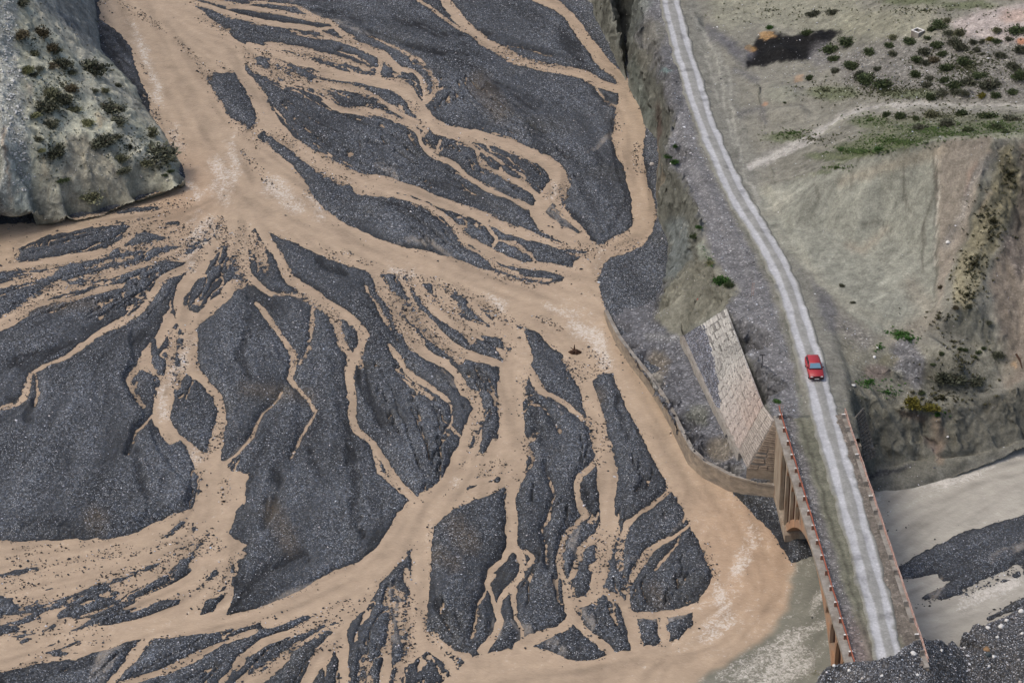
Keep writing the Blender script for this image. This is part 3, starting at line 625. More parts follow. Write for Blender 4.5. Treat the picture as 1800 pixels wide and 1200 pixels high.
seen = ~((U > 1215) & (W < 600)) & ~((U < 150) & (W < 60)) & (U > -330) & (U < 2050) & (W < 1450)
seen[:18] = seen[-17:] = True; seen[:, :16] = seen[:, -13:] = True
kq = seen[:-1, :-1] & seen[1:, 1:]
bq = grid_faces(*GX.shape, kq); bu = np.unique(bq); br_ = np.full(GX.size, -1); br_[bu] = np.arange(len(bu))
me = np_mesh("riverbed", np.stack([GX, GY, H], -1).reshape(-1, 3)[bu], br_[bq], colr.reshape(-1, 3)[bu], attrs={"stony": stony.ravel()[bu]})
add("riverbed", me, M['gravel'], label="dark grey cobble bars of the braided riverbed", kind="structure")

def grid_sample(A, gx, gy, x, y):
    i = np.clip(np.searchsorted(gx, x) - 1, 0, len(gx) - 2); j = np.clip(np.searchsorted(gy, y) - 1, 0, len(gy) - 2)
    tx = np.clip((x - gx[i]) / (gx[i+1] - gx[i]), 0, 1); ty = np.clip((y - gy[j]) / (gy[j+1] - gy[j]), 0, 1)
    return (A[j, i] * (1 - tx) + A[j, i+1] * tx) * (1 - ty) + (A[j+1, i] * (1 - tx) + A[j+1, i+1] * tx) * ty

# ------------------------------------------------------------------ the water sheet
WX = np.concatenate([np.arange(-112, -80, 4.0), np.arange(-80, 64.01, 0.31), np.arange(66, 92, 4.0)])
WY = np.concatenate([np.arange(-104, -68, 4.0), np.arange(-68, 106.01, 0.45), np.arange(108, 150, 5)])
QX, QY = np.meshgrid(WX, WY)
wU, wV = to_px(QX, QY, np.zeros_like(QX))
n_a = fbm(QX * 0.12, QY * 0.12, 4, 51); n_b = fbm(QX * 0.5, QY * 0.5, 4, 52)
qu, qv = wU + 16 * n_a + 7 * n_b, wV + 14 * fbm(QX * 0.12, QY * 0.12, 4, 53) + 6 * fbm(QX * 0.5, QY * 0.5, 4, 54)
GREY = [(1385,975),(1395,1000),(1397,1033),(1383,1067),(1367,1100),(1340,1130),(1287,1163),(1247,1183),(1190,1230),(1100,1400),(2000,1400),(2000,700),(1500,700),(1420,880)]
gm = sstep(-7, 9, poly_field(qu, qv, GREY, pad=200))
em = sstep(1440, 1560, wU)
tan_ = np.array([0.405, 0.309, 0.216]); grn = np.array([0.20, 0.195, 0.155]); est = np.array([0.39, 0.365, 0.31])  # grn: grey-green river water, with the bridge's shade darkened into its colour
wc = tan_[None, None] * (1 - gm[..., None]) + gm[..., None] * (grn * (1 - em[..., None]) + est * em[..., None])
redder = sstep(120, 0, np.hypot(wU - 320, wV - 330)) + sstep(220, 40, np.hypot(wU - 1330, wV - 960)) * (1 - gm)
wc = wc * (1 + np.array([0.02, -0.04, -0.08]) * redder[..., None])
FOAM = [[(385,285,30),(395,320,50),(400,340,30)],[(330,320,14),(350,340,14)],[(410,250,14),(420,300,20)],[(680,468,12),(715,485,16)],[(860,520,10),(880,535,14)],[(1000,580,20),(1040,600,26),(1060,640,18)],[(300,225,10),(320,260,12)],
        [(960,545,12),(1010,560,10)],[(1450,1100,16),(1400,1120,22),(1340,1160,26),(1280,1190,24)],[(1410,1160,40),(1330,1195,30)],[(1445,1050,10),(1430,1080,10)],[(330,600,14),(320,640,18),(290,690,14),(285,730,16)],[(330,795,14),(350,815,12)],[(1265,1040,16),(1275,1090,24),(1240,1120,14)],
        [(1320,930,20),(1300,1000,22)],[(1700,1060,30),(1780,1030,26)],[(1540,880,8),(1530,890,8)],[(1560,850,10),(1660,850,16),(1790,800,10)],[(340,440,14),(330,470,16)],[(545,345,14),(565,380,16)],[(350,375,16),(330,390,14)],[(800,850,10)]*2,[(1050,470,6),(1055,440,5)],
        [(985,330,14),(965,350,12)],[(370,400,40),(345,430,30)],[(520,360,30),(480,330,30)],[(225,35,14),(260,100,16),(280,170,14)]]
foam = sstep(-14, 10, seg_field(qu, qv, FOAM))
wsk = np.zeros_like(QX); wc_ = (slice(9, len(WY) - 9), slice(8, len(WX) - 7)); wsk[wc_] = 0.6 * flow_streaks(QX[wc_], QY[wc_], 0.9, 211, 8, 0.6) + 0.5 * flow_streaks(QX[wc_], QY[wc_], 1.8, 212, 6, 0.45)
foam = np.clip(0.16 + 0.9 * foam + 0.22 * sstep(900, 1380, wU) * (1 - gm) + 0.2 * gm * (1 - em), 0, 1)
Hm = H.copy()
for sx, sy in ((1, 0), (-1, 0), (0, 1), (0, -1)): Hm = np.minimum(Hm, np.roll(np.roll(H, sx, 1), sy, 0))
hb = grid_sample(Hm, RX, RY, QX, QY)
depth = np.clip(-hb / 0.30, 0, 1)
depth = np.where(gm > 0.5, np.clip(depth * 1.2, 0, 1), depth)
WZ = 0.014 * fbm(QX * 0.9, QY * 0.9, 3, 55) + 0.03 * foam * fbm(QX * 1.1, QY * 1.1, 2, 56)
me = np_mesh("river", np.stack([QX, QY, WZ], -1).reshape(-1, 3), grid_faces(*QX.shape), wc.reshape(-1, 3), attrs={"foam": foam, "depth": depth, "streak": np.clip(wsk, -1, 1)})
add("river", me, M['water'], label="muddy tan floodwater meeting a grey-green river at the bridge", kind="structure")

# the valley floor beyond the surveyed reach
gq = [(-1500,-1500,-2.6),(1500,-1500,-2.6),(1500,1500,-2.6),(-1500,1500,-2.6)]
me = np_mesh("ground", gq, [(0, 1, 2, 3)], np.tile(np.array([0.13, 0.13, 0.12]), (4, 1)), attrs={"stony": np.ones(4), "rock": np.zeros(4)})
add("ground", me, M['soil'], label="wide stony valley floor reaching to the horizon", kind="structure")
# ------------------------------------------------------------------ terrain from survey points
TERR = []        # (gx, gy, Z) of every height grid, for placing things on the ground
def tin(points, gx, gy):
    pts = [P(*p) if len(p) == 3 else np.array(p[1:]) for p in points]
    vs2 = [Vector((p[0], p[1])) for p in pts]
    r = geometry.delaunay_2d_cdt(vs2, [], [], 0, 1e-4)
    vv, faces, orig = r[0], r[2], r[3]
    zz = [np.mean([pts[k][2] for k in o]) if o else 0.0 for o in orig]
    Z = np.full((len(gy), len(gx)), np.nan)
    for fa in faces:
        (ax, ay), (bx, by), (cx, cy) = [vv[i] for i in fa]
        za, zb, zc = [zz[i] for i in fa]
        i0, i1 = np.searchsorted(gx, min(ax, bx, cx)), np.searchsorted(gx, max(ax, bx, cx))
        j0, j1 = np.searchsorted(gy, min(ay, by, cy)), np.searchsorted(gy, max(ay, by, cy))
        if i1 <= i0 or j1 <= j0: continue
        X, Y = np.meshgrid(gx[i0:i1], gy[j0:j1])
        d = (by - cy) * (ax - cx) + (cx - bx) * (ay - cy)
        if abs(d) < 1e-9: continue
        l1 = ((by - cy) * (X - cx) + (cx - bx) * (Y - cy)) / d
        l2 = ((cy - ay) * (X - cx) + (ax - cx) * (Y - cy)) / d
        l3 = 1 - l1 - l2
        k = (l1 >= -1e-6) & (l2 >= -1e-6) & (l3 >= -1e-6)
        sub = Z[j0:j1, i0:i1]
        sub[k] = (l1 * za + l2 * zb + l3 * zc)[k]
    return Z

def blur(Z, n):
    for _ in range(n):
        ok = np.isfinite(Z); A = np.where(ok, Z, 0.0); w = ok.astype(float)
        for ax in (0, 1):
            A = 0.25 * np.roll(A, 1, ax) + 0.5 * A + 0.25 * np.roll(A, -1, ax)
            w = 0.25 * np.roll(w, 1, ax) + 0.5 * w + 0.25 * np.roll(w, -1, ax)
        Z = np.where(ok, A / np.maximum(w, 1e-6), np.nan)
    return Z

def rills(X, Y, Z, gx, gy, seed, steps=22, ds=0.35, freq=1.3):
    """noise smeared down the line of steepest descent: runoff rills"""
    Zf = np.where(np.isfinite(Z), Z, 0); Zs = blur(Z, 10); Zs = np.where(np.isfinite(Zs), Zs, 0)
    dzy, dzx = np.gradient(Zs, gy, gx)
    g = np.hypot(dzx, dzy) + 1e-6
    gxn, gyn = dzx / g, dzy / g
    acc = np.zeros_like(X); px, py = X.copy(), Y.copy()
    for k in range(steps):
        acc += vnoise(px * freq, py * freq, seed) + 0.6 * vnoise(px * freq * 2.3, py * freq * 2.3, seed + 1)
        px = px + ds * grid_sample(gxn, gx, gy, px, py); py = py + ds * grid_sample(gyn, gx, gy, px, py)
    return acc / steps, np.clip(g, 0, 3)

class Paint:
    """colours of soil, gravel and growth laid on a height grid"""
    def __init__(s, X, Y, Z, base, seed, warp=6.0):
        u, v = to_px(X, Y, np.where(np.isfinite(Z), Z, 0))
        s.u = u + warp * fbm(X * 0.6, Y * 0.6, 4, seed) + 0.5 * warp * fbm(X * 2.2, Y * 2.2, 2, seed + 1)
        s.v = v + warp * fbm(X * 0.6, Y * 0.6, 4, seed + 2) + 0.5 * warp * fbm(X * 2.2, Y * 2.2, 2, seed + 3)
        s.c = np.zeros(X.shape + (3,)) + np.array(base); s.st = np.zeros(X.shape)
        s.X, s.Y, s.seed = X, Y, seed
    def _mix(s, m, color, a, stony):
        m = (m * a)
        s.c = s.c * (1 - m[..., None]) + np.array(color) * m[..., None]
        if stony is not None: s.st = s.st * (1 - m) + stony * m
    def poly(s, pts, color, a=1.0, soft=8, stony=None): s._mix(sstep(-soft, soft, poly_field(s.u, s.v, pts)), color, a, stony)
    def line(s, pts, color, a=1.0, soft=5, stony=None): s._mix(sstep(-soft, soft, seg_field(s.u, s.v, [pts])), color, a, stony)
    def blob(s, x, y, rx, ry, color, a=1.0, stony=None):
        s._mix(sstep(1.25, 0.55, np.hypot((s.u - x) / rx, (s.v - y) / ry)), color, a, stony)

def terrain_object(name, gx, gy, X, Y, Z, cols, stony, mat, label, rock=None):
    ok = np.isfinite(Z)
    keep = ok[:-1, :-1] & ok[:-1, 1:] & ok[1:, 1:] & ok[1:, :-1]
    q = grid_faces(len(gy), len(gx), keep)
    used = np.unique(q); remap = np.full(Z.size, -1); remap[used] = np.arange(len(used))
    V = np.stack([X, Y, np.where(ok, Z, 0)], -1).reshape(-1, 3)[used]
    me = np_mesh(name, V, remap[q], cols.reshape(-1, 3)[used], attrs={"stony": stony.ravel()[used], "rock": (np.zeros(Z.size) if rock is None else rock.ravel())[used]})
    TERR.append((gx, gy, np.where(ok, Z, -50)))
    return add(name, me, mat, label=label, kind="structure")

TERR.append((RX, RY, H))

# ---- right bank: road shelf, river cliff, revetment core, bare slope, upper plateau, cut bank
ZD = 9.3
RB = [
 (960,-90,-0.6),(1007,6,-0.6),(1040,30,-0.6),(1087,60,-0.6),(1101,90,-0.6),(1104,160,-0.6),(1126,200,-0.6),(1135,236,-0.6),(1153,254,-0.6),(1156,300,-0.6),(1155,392,-0.6),(1165,412,-0.4),(1175,440,-0.2),(1170,492,0.1),(1161,518,0.3),(1147,554,0.8),
 (990,-150,9),(1060,-62,9),(1117,-12,9),(1130,35,9),(1117,68,6.6),(1122,90,6.2),(1138,127,6.4),(1160,153,7.2),(1180,182,8.3),(1185,215,8.6),(1164,257,8.0),(1178,295,8.0),(1205,322,8.4),(1215,345,8.6),(1228,380,8.6),(1230,405,8.6),(1232,430,8.6),(1248,455,8.7),(1258,487,8.7),(1275,503,8.7),(1295,515,8.8),
 (1215,525,5.0),(1200,575,3.0),(1235,552,5.2),
 (1160,20,9.4),(1180,100,9.3),(1200,180,9.2),(1225,270,9.2),(1265,360,9.2),(1310,440,9.2),(1345,520,9.2),(1375,600,9.2),(1390,680,9.2),
 (1178,-60,10.2),(1178,0,10),(1210,120,9.7),(1245,230,9.5),(1300,350,9.4),(1360,450,9.4),(1403,560,9.4),(1432,660,9.3),(1450,730,9.3),
 (1277,543,8.9),(1308,620,9.0),(1342,713,9.1),(1361,737,9.32),
 (1215,0,10),(1260,130,9.8),(1290,230,9.6),(1330,300,9.5),(1370,400,9.5),(1420,480,9.4),(1445,560,9.3),(1470,640,9.2),(1486,724,9.3),
 (1390,318,11),(1440,300,13.4),(1490,284,16.4),(1540,270,18.8),(1600,256,21),(1660,245,22.5),(1720,240,23.3),(1800,238,24),(1900,236,24),
 (1400,470,9.6),(1440,500,9.5),(1480,530,9.3),(1530,560,9.0),(1580,590,8.6),(1620,580,8.9),(1700,590,8.4),(1500,430,10.4),(1560,470,10.2),(1560,400,12.2),(1620,460,11.2),(1450,400,10.5),
 (1770,330,18.9),(1740,400,15.9),(1710,470,13.0),(1690,540,11.0),(1685,620,9.0),(1800,400,15),(1800,500,11.5),(1790,600,8.0),(1775,690,5.2),(1900,500,13),(1900,650,7),
 (1420,238,11.3),(1500,195,14),(1560,187,15.5),(1600,186,16.5),(1700,185,17.5),(1800,188,18.5),(1900,190,19),(1500,240,14.6),(1600,225,17.6),(1700,215,19.2),(1800,212,20.2),(1900,210,21),(1360,275,9.9),
 (1300,130,10),(1350,110,10.5),(1400,60,12),(1450,90,12.5),(1340,190,10.3),(1380,165,11.6),(1400,210,11.2),(1440,190,12.2),(1500,120,14.5),(1600,100,17.5),(1700,110,19),(1800,120,20),(1900,120,21),(1500,20,15),(1600,30,19),(1700,30,21),(1800,40,22),(1900,40,23),(1400,0,12.5),(1300,20,10.5),(1250,0,10.2),
 (1300,-80,11),(1500,-80,16),(1700,-80,22),(1950,-80,26),(1950,240,25),(1200,-150,11),(1500,-200,18),(1900,-200,30),
 (1500,640,8.5),(1500,680,8.0),(1540,690,6.8),(1560,735,5.0),(1600,650,7.2),(1572,722,5.3),(1642,722,5.0),(1705,700,5.0),(1745,682,5.2),(1762,660,5.6),(1650,680,5.8),(1690,640,7.2),
 (1525,838,0.3),(1570,826,0.3),(1605,818,0.3),(1655,815,0.3),(1705,809,0.3),(1755,797,0.3),(1800,785,0.3),(1900,760,0.3),
 (1536,822,1.0),(1572,816,1.1),(1606,808,1.1),(1655,803,1.3),(1705,797,1.3),(1755,785,1.3),(1800,772,1.3),(1900,748,1.3),
 (1500,745,6.8),(1512,792,3.4),(1528,826,0.9),(1590,775,2.6),(1620,765,2.6),(1560,790,2.2),
 (1387,935,-0.8),(1460,925,-0.8),(1520,900,-0.8),
 (1067,557,0.3),(1086,592,1.0),(1110,624,1.3),(1136,655,1.4),(1160,690,1.5),(1180,724,1.6),(1196,757,1.7),(1214,790,1.8),(1238,812,1.8),(1283,836,1.8),(1320,846,1.8),(1366,855,1.8),
 (1062,566,-0.8),(1079,600,-0.8),(1103,634,-0.8),(1129,667,-0.8),(1153,702,-0.8),(1173,737,-0.8),(1189,771,-0.8),(1208,806,-0.8),(1234,838,-0.8),(1281,864,-0.8),(1318,876,-0.8),(1362,884,-0.8),
 (1110,530,0.42),(1145,500,0.45),(1120,575,1.2),(1140,600,1.5),(1170,650,1.8),(1200,700,2.0),(1240,760,2.1),(1280,806,2.2),(1320,838,2.3),(1366,842,2.3),(1188,600,2.1),(1292,800,2.3),
 (1200,597,2.2),(1211,619,2.2),(1227,652,2.2),(1244,690,2.2),(1260,724,2.2),(1278,762,2.2),(1312,828,2.5),
]
gx = np.concatenate([np.arange(8, 12, 0.21), np.arange(12, 32, 0.095), np.arange(32, 82, 0.21)]); gy = np.concatenate([np.arange(-48, -20, 0.13), np.arange(-20, 118, 0.30)])
X, Y = np.meshgrid(gx, gy)
Z = blur(tin(RB, gx, gy), 2)
rl, slope = rills(X, Y, Z, gx, gy, 61)
rl2, _ = rills(X, Y, Z, gx, gy, 161, steps=20, ds=0.22, freq=3.4)
steep = sstep(0.35, 1.2, slope)
mid = sstep(0.2, 0.6, slope) * (1 - steep)
U0, V0 = to_px(X, Y, np.where(np.isfinite(Z), Z, 0))
in_paved = np.maximum(poly_field(U0, V0, [(1200,600),(1203,580),(1277,540),(1345,710),(1366,737),(1366,826),(1315,826),(1296,792)]), -1e3)
calm = sstep(4, -10, in_paved)
road_zone = sstep(18, 40, -seg_field(U0, V0, [[(1178,-60,30),(1210,120,34),(1245,230,36),(1300,350,38),(1360,450,40),(1403,560,42),(1432,660,46),(1450,730,46),(1480,820,50)]]))
scree = sstep(-6, 10, poly_field(U0, V0, [(1330,330),(1390,322),(1490,290),(1660,252),(1740,246),(1700,400),(1655,545),(1560,610),(1480,540),(1400,465),(1350,400)]))
steep = steep * (1 - 0.9 * scree); mid = mid * (1 - 0.75 * scree)
strata = np.sin((Z * 2.2 + 0.5 * X + 0.35 * Y) + 2.0 * fbm(X * 0.3, Y * 0.3, 3, 63))
rdg = 1 - 2 * np.abs(fbm(X * 0.55 + 0.3 * rl, Y * 0.55, 5, 62)) ** 0.7
low = sstep(-0.3, 1.2, Z)
Z += low * calm * (steep * (0.75 * rdg + 0.6 * rl + 0.32 * fbm(X * 1.6, Y * 1.6, 4, 68) + 0.10 * strata) + mid * (0.22 * rl + 0.22 * fbm(X * 0.7, Y * 0.7, 5, 66)))
Z += calm * road_zone * (0.16 * fbm(X * 0.25, Y * 0.25, 4, 64) + 0.05 * fbm(X * 1.8, Y * 1.8, 3, 65))
# eroded slab edge and rills on the bare slope
gul = [(1638,262,6),(1642,300,7),(1650,340,7),(1646,400,7),(1644,460,7),(1643,530,6)]
dgl = seg_field(U0, V0, [gul])
side = sstep(-10, 4, U0 - np.interp(V0, [p[1] for p in gul], [p[0] for p in gul])) * sstep(250, 290, V0) * sstep(560, 500, V0) * sstep(1740, 1690, U0) 
Z += 0.6 * side - 0.45 * sstep(-3, 4, dgl)
Z -= 0.5 * sstep(-3, 3, seg_field(U0, V0, [[(1500,690,4),(1530,715,6),(1560,748,5)]]))
spur = sstep(-30, 12, seg_field(U0, V0, [[(1775,300,40),(1740,400,60),(1710,480,56),(1700,530,50)]]))
Z += spur * (0.45 + 0.5 * fbm(X * 0.7, Y * 0.7, 4, 67))
# heaps: coal, spoil
for hx, hy, r, hh in ((1375,98,34,1.1),(1430,72,30,0.9),(1385,165,36,0.8),(1370,205,30,0.9),(1400,200,30,0.8),(1600,640,30,0.9),(1700,168,14,0.9),(1570,228,16,0.6),(1590,600,20,0.5)):
    Z += hh * sstep(1.1, 0.0, np.hypot((U0 - hx) / r, (V0 - hy) / (r * 0.55)))
# road bed: an even formation under the road
path = [(1165,-60,10.2),(1178,0,10.0),(1192,60,9.85),(1210,120,9.7),(1228,180,9.6),(1246,230,9.5),(1270,290,9.45),(1300,350,9.4),(1331,400,9.4),(1361,450,9.4),(1386,505,9.4),(1404,560,9.4),(1419,610,9.35),(1433,660,9.3),(1444,700,9.3),(1457,750,9.3),(1477,820,9.3),(1499,900,9.3),(1521,980,9.3),(1541,1060,9.3),(1554,1115,9.3),(1566,1165,9.3),(1575,1200,9.3)]
rp = np.array([P(*p) for p in path])
dcum = np.concatenate([[0], np.cumsum(np.hypot(rp[1:, 0] - rp[:-1, 0], rp[1:, 1] - rp[:-1, 1]))])
sl_ = np.arange(0, dcum[-1], 0.30)
rx, ry, rz = [np.interp(sl_, dcum, rp[:, k_]) for k_ in range(3)]
ker = np.ones(25) / 25
def sm(a): return np.convolve(np.pad(a, 12, mode='edge'), ker, 'valid')
rx, ry, rz = sm(rx), sm(ry), sm(rz)
for i in range(0, len(rx), 2):
    k_ = (np.abs(X - rx[i]) < 5) & (np.abs(Y - ry[i]) < 1.0)
    if not k_.any(): continue
    w_ = sstep(4.2, 2.1, np.abs(X[k_] - rx[i])); Z[k_] = Z[k_] * (1 - w_) + (rz[i] - 0.07) * w_
# keep the ground under the stone paving
T0, T1, E0, E1 = P(1204,590,2.65), P(1299,792,2.9), P(1277,542,9.0), P(1342,713,9.15)
T2, E2, T3, E3 = P(1315,823,3.2), P(1361,738,9.25), P(1367,827,3.3), P(1366,741,9.25)
for q_ in ((T0, T1, E1), (T0, E1, E0), (T1, T2, E2), (T1, E2, E1), (T2, T3, E2), (T3, E3, E2)):
    a_, b_, c_ = q_
    d_ = (b_[1] - c_[1]) * (a_[0] - c_[0]) + (c_[0] - b_[0]) * (a_[1] - c_[1])
    l1 = ((b_[1] - c_[1]) * (X - c_[0]) + (c_[0] - b_[0]) * (Y - c_[1])) / d_; l2 = ((c_[1] - a_[1]) * (X - c_[0]) + (a_[0] - c_[0]) * (Y - c_[1])) / d_; l3 = 1 - l1 - l2
    k_ = (l1 > -0.04) & (l2 > -0.04) & (l3 > -0.04)
    Z[k_] = np.minimum(Z[k_], (l1 * a_[2] + l2 * b_[2] + l3 * c_[2])[k_] - 0.75)
A0 = P(1363, 735, ZD); A1 = P(1488, 1163, ZD)
bd = (A1 - A0)[:2]; bd /= np.hypot(*bd)
def clampto(poly_pts, zmax):
    k_ = poly_field(X, Y, [(p_[0], p_[1]) for p_ in poly_pts]) > 0
    Z[k_] = np.minimum(Z[k_], zmax + 0.06 * fbm(X[k_] * 0.9, Y[k_] * 0.9, 3, 77))
clampto([T1, T2, T3, P(1372,858,1.8), P(1320,849,1.8), P(1283,839,1.8), P(1238,815,1.8), P(1285,800,2.2)], 2.15)
wl = [P(1200,772,1.8), P(1213,791,1.8), P(1237,813,1.8), P(1283,837,1.8), P(1320,847,1.8), P(1370,856,1.8)]
clampto([p_ + np.array([0, 0.15, 0]) for p_ in wl] + [P(1420,960,0), P(1330,960,0), P(1240,880,0), P(1190,800,0)], -0.8)
s_b = (X - A0[0]) * bd[0] + (Y - A0[1]) * bd[1]; t_b = -(X - A0[0]) * bd[1] + (Y - A0[1]) * bd[0]
k_ = (s_b > 0.9) & (t_b > -0.6) & (t_b < 7.1); Z[k_] = np.minimum(Z[k_], -0.8)
pt = Paint(X, Y, Z, (0.205, 0.198, 0.164), 71)
SOIL, GRAV, ROCK = (0.205, 0.198, 0.164), (0.150, 0.150, 0.158), (0.140, 0.142, 0.118)
pt._mix(steep, ROCK, 0.9, 0.1)
# shelf beside the road, gravelled
pt.poly([(1130,-20),(1165,-20),(1195,120),(1230,260),(1290,380),(1350,500),(1395,640),(1410,745),(1360,740),(1275,540),(1300,510),(1250,450),(1235,390),(1205,320),(1170,280),(1185,200),(1150,130),(1120,70)], GRAV, 0.85, 8, 0.7)
pt.blob(1150,60,26,30,(0.165,0.160,0.135),0.8,0.2); pt.blob(1135,105,20,20,(0.19,0.185,0.15),0.8,0.1); pt.blob(1168,125,16,3,(0.22,0.32,0.31),0.6)
pt.line([(1140,-20,26),(1110,40,40),(1100,70,20)], (0.130,0.140,0.125), 0.8, 8); pt.line([(1112,110,14),(1125,180,26),(1140,215,24)], (0.150,0.165,0.140), 0.9, 8)
pt.line([(1155,190,8),(1160,230,10),(1157,270,5),(1155,290,4)], (0.105,0.075,0.062), 0.85, 4)
pt.line([(1190,400,40),(1200,440,34),(1180,480,20)], (0.165,0.185,0.178), 0.85, 8)
pt.poly([(1150,550),(1200,470),(1245,450),(1300,515),(1275,540),(1205,580),(1170,600)], (0.205,0.200,0.158), 0.9, 6)
pt.line([(1160,250,4),(1159,320,4),(1157,372,4)], (0.30,0.25,0.18), 0.6, 2)
pt.line([(1232,428,8),(1245,452,10)], (0.32,0.34,0.27), 0.7, 4)
pt.line([(1205,395,3),(1198,410,2)], (0.4,0.41,0.36), 0.6, 2)
# gravel terrace by the river wall
pt.poly([(1040,440),(1172,430),(1172,500),(1150,555),(1200,600),(1300,800),(1365,830),(1365,880),(1200,820),(1100,650),(1060,560)], (0.118,0.120,0.130), 0.95, 6, 0.9)
pt.blob(1155,640,22,26,(0.15,0.125,0.085),0.6,0.5); pt.blob(1150,670,16,16,(0.34,0.32,0.27),0.5,0.3); pt.blob(1265,790,26,22,(0.25,0.215,0.16),0.7,0.3); pt.blob(1225,730,24,20,(0.16,0.165,0.12),0.5,0.6)
pt.blob(1290,825,20,12,(0.22,0.21,0.19),0.6,0.5); pt.line([(1320,832,12),(1364,836,16)], (0.13,0.12,0.105),0.8,4); pt.line([(1140,590,14),(1190,592,10)], (0.30,0.30,0.29),0.5,6,1.0)
# the verge right of the road: dusty wheel marks
pt.poly([(1215,-20),(1290,150),(1320,260),(1400,420),(1470,560),(1490,730),(1440,730),(1420,600),(1370,450),(1290,320),(1235,180),(1200,20)], (0.185,0.183,0.158), 0.9, 10, 0.15)
for ln in ([(1212,20,4),(1245,70,4),(1262,110,4),(1270,160,4),(1280,210,4),(1290,260,4)], [(1225,40,3),(1260,90,4),(1280,130,4),(1287,180,5),(1293,240,5),(1310,310,5),(1340,360,5)], [(1228,80,3),(1250,120,4),(1262,180,4)], [(1320,330,8),(1350,390,9),(1400,450,10),(1440,490,8)]):
    pt.line(ln, (0.30,0.295,0.255), 0.7, 3, 0.0)
for ln in ([(1250,60,12),(1290,90,14),(1310,110,16)], [(1330,140,10),(1290,125,8)], [(1440,480,26),(1455,540,30),(1465,575,24)], [(1398,430,8),(1430,480,10)]):
    pt.line(ln, (0.115,0.115,0.125), 0.7, 8, 0.3)
pt.line([(1262,300,5),(1300,390,5),(1340,460,5),(1375,530,6),(1395,620,6),(1410,720,7),(1430,780,7)], (0.125,0.13,0.105), 0.6, 4, 0.2)
# bare greenish slope with brown panels
pt.poly([(1330,330),(1390,320),(1490,287),(1660,248),(1645,540),(1560,600),(1480,535),(1400,460),(1350,400)], (0.235,0.238,0.198), 0.95, 4, 0.0)
pt.line([(1400,314,3),(1490,282,3),(1600,254,3),(1660,244,3),(1800,237,3)], (0.30,0.31,0.22), 0.7, 2.5, 0.1)
pt.line([(1345,335,20),(1380,345,24),(1350,375,18)], (0.33,0.32,0.26), 0.6, 12, 0.0)
pt.line([(1370,410,10),(1420,470,14),(1490,535,18),(1560,570,14)], (0.285,0.275,0.22), 0.55, 12, 0.0)
pt.poly([(1640,262),(1662,247),(1745,240),(1700,400),(1650,530),(1646,540),(1650,400)], (0.235,0.205,0.165), 0.85, 5, 0.05)
pt.line([(1480,320,10),(1540,300,16),(1600,280,20),(1660,262,20)], (0.25,0.215,0.16), 0.55, 10, 0.0)
pt.line([(1600,500,26),(1640,560,40),(1560,600,30)], (0.235,0.212,0.168), 0.6, 16, 0.05)
pt.line([(1560,400,10),(1515,440,14),(1490,430,8)], (0.24,0.20,0.15), 0.5, 10)
for ln in ([(1586,290,5),(1588,340,6),(1600,370,5)], [(1640,270,4),(1646,330,6),(1630,380,5),(1620,440,5),(1622,480,4)], [(1645,300,4),(1648,420,4),(1642,540,4)], [(1515,393,3),(1548,390,3),(1560,408,3)], [(1436,325,5),(1438,350,5)], [(1495,300,4),(1497,330,4)]):
    pt.line(ln, (0.105,0.10,0.082), 0.75, 3, 0.0)
pt.line([(1645,275,2),(1652,330,2.5),(1649,400,2),(1643,470,2)], (0.42,0.40,0.34), 0.8, 1.5, 0.0)
pt.line([(1700,340,6),(1705,310,8),(1720,290,6)], (0.27,0.17,0.12), 0.5, 6); pt.line([(1740,340,10),(1725,370,10)], (0.25,0.175,0.15), 0.6, 6)
pt.line([(1760,255,14),(1730,290,14),(1705,330,14),(1690,380,10),(1660,430,12)], (0.17,0.165,0.155), 0.6, 8, 0.8)
pt.line([(1765,270,24),(1775,320,50),(1740,390,56),(1710,460,54),(1695,520,44)], (0.225,0.205,0.135), 0.9, 8, 0.2)
pt.poly([(1790,250),(1850,240),(1850,700),(1770,700),(1760,600),(1740,500),(1780,380),(1800,330)], (0.225,0.185,0.145), 0.75, 10, 0.15)
pt.line([(1800,440,14),(1790,480,12),(1770,420,10)], (0.16,0.14,0.13), 0.6, 8, 0.9); pt.line([(1765,600,18),(1770,660,24)], (0.235,0.215,0.17), 0.8, 8)
pt.blob(1783,643,5,6,(0.45,0.32,0.19),0.8)
# terrace
pt.poly([(1470,560),(1560,610),(1700,600),(1765,600),(1750,680),(1650,725),(1560,735),(1500,690),(1480,640)], (0.185,0.178,0.140), 0.8, 10, 0.35)
pt.poly([(1575,592),(1600,590),(1625,640),(1615,690),(1590,660),(1560,640)], (0.155,0.152,0.155), 0.85, 8, 0.8); pt.blob(1540,655,24,16,(0.165,0.13,0.115),0.7,0.4); pt.blob(1565,635,18,12,(0.17,0.155,0.095),0.6,0.3)
pt.line([(1520,600,30),(1480,570,30)], (0.19,0.18,0.165), 0.7, 10, 0.8); pt.line([(1680,735,16),(1740,715,20)], (0.155,0.145,0.128), 0.7, 8, 0.9)
pt.poly([(1490,730),(1560,735),(1640,725),(1760,690),(1850,640),(1850,760),(1700,815),(1530,840)], (0.165,0.160,0.130), 0.9, 6, 0.05)
pt.line([(1645,735,14),(1655,770,14),(1650,810,12)], (0.235,0.185,0.135), 0.8, 5); pt.line([(1630,775,16),(1650,790,14)], (0.22,0.17,0.145), 0.7, 6, 0.2); pt.line([(1590,728,14),(1625,735,12)], (0.16,0.115,0.09), 0.7, 6, 0.2)
pt.line([(1525,840,10),(1600,820,6)], (0.075,0.075,0.075), 0.9, 4, 0.8)
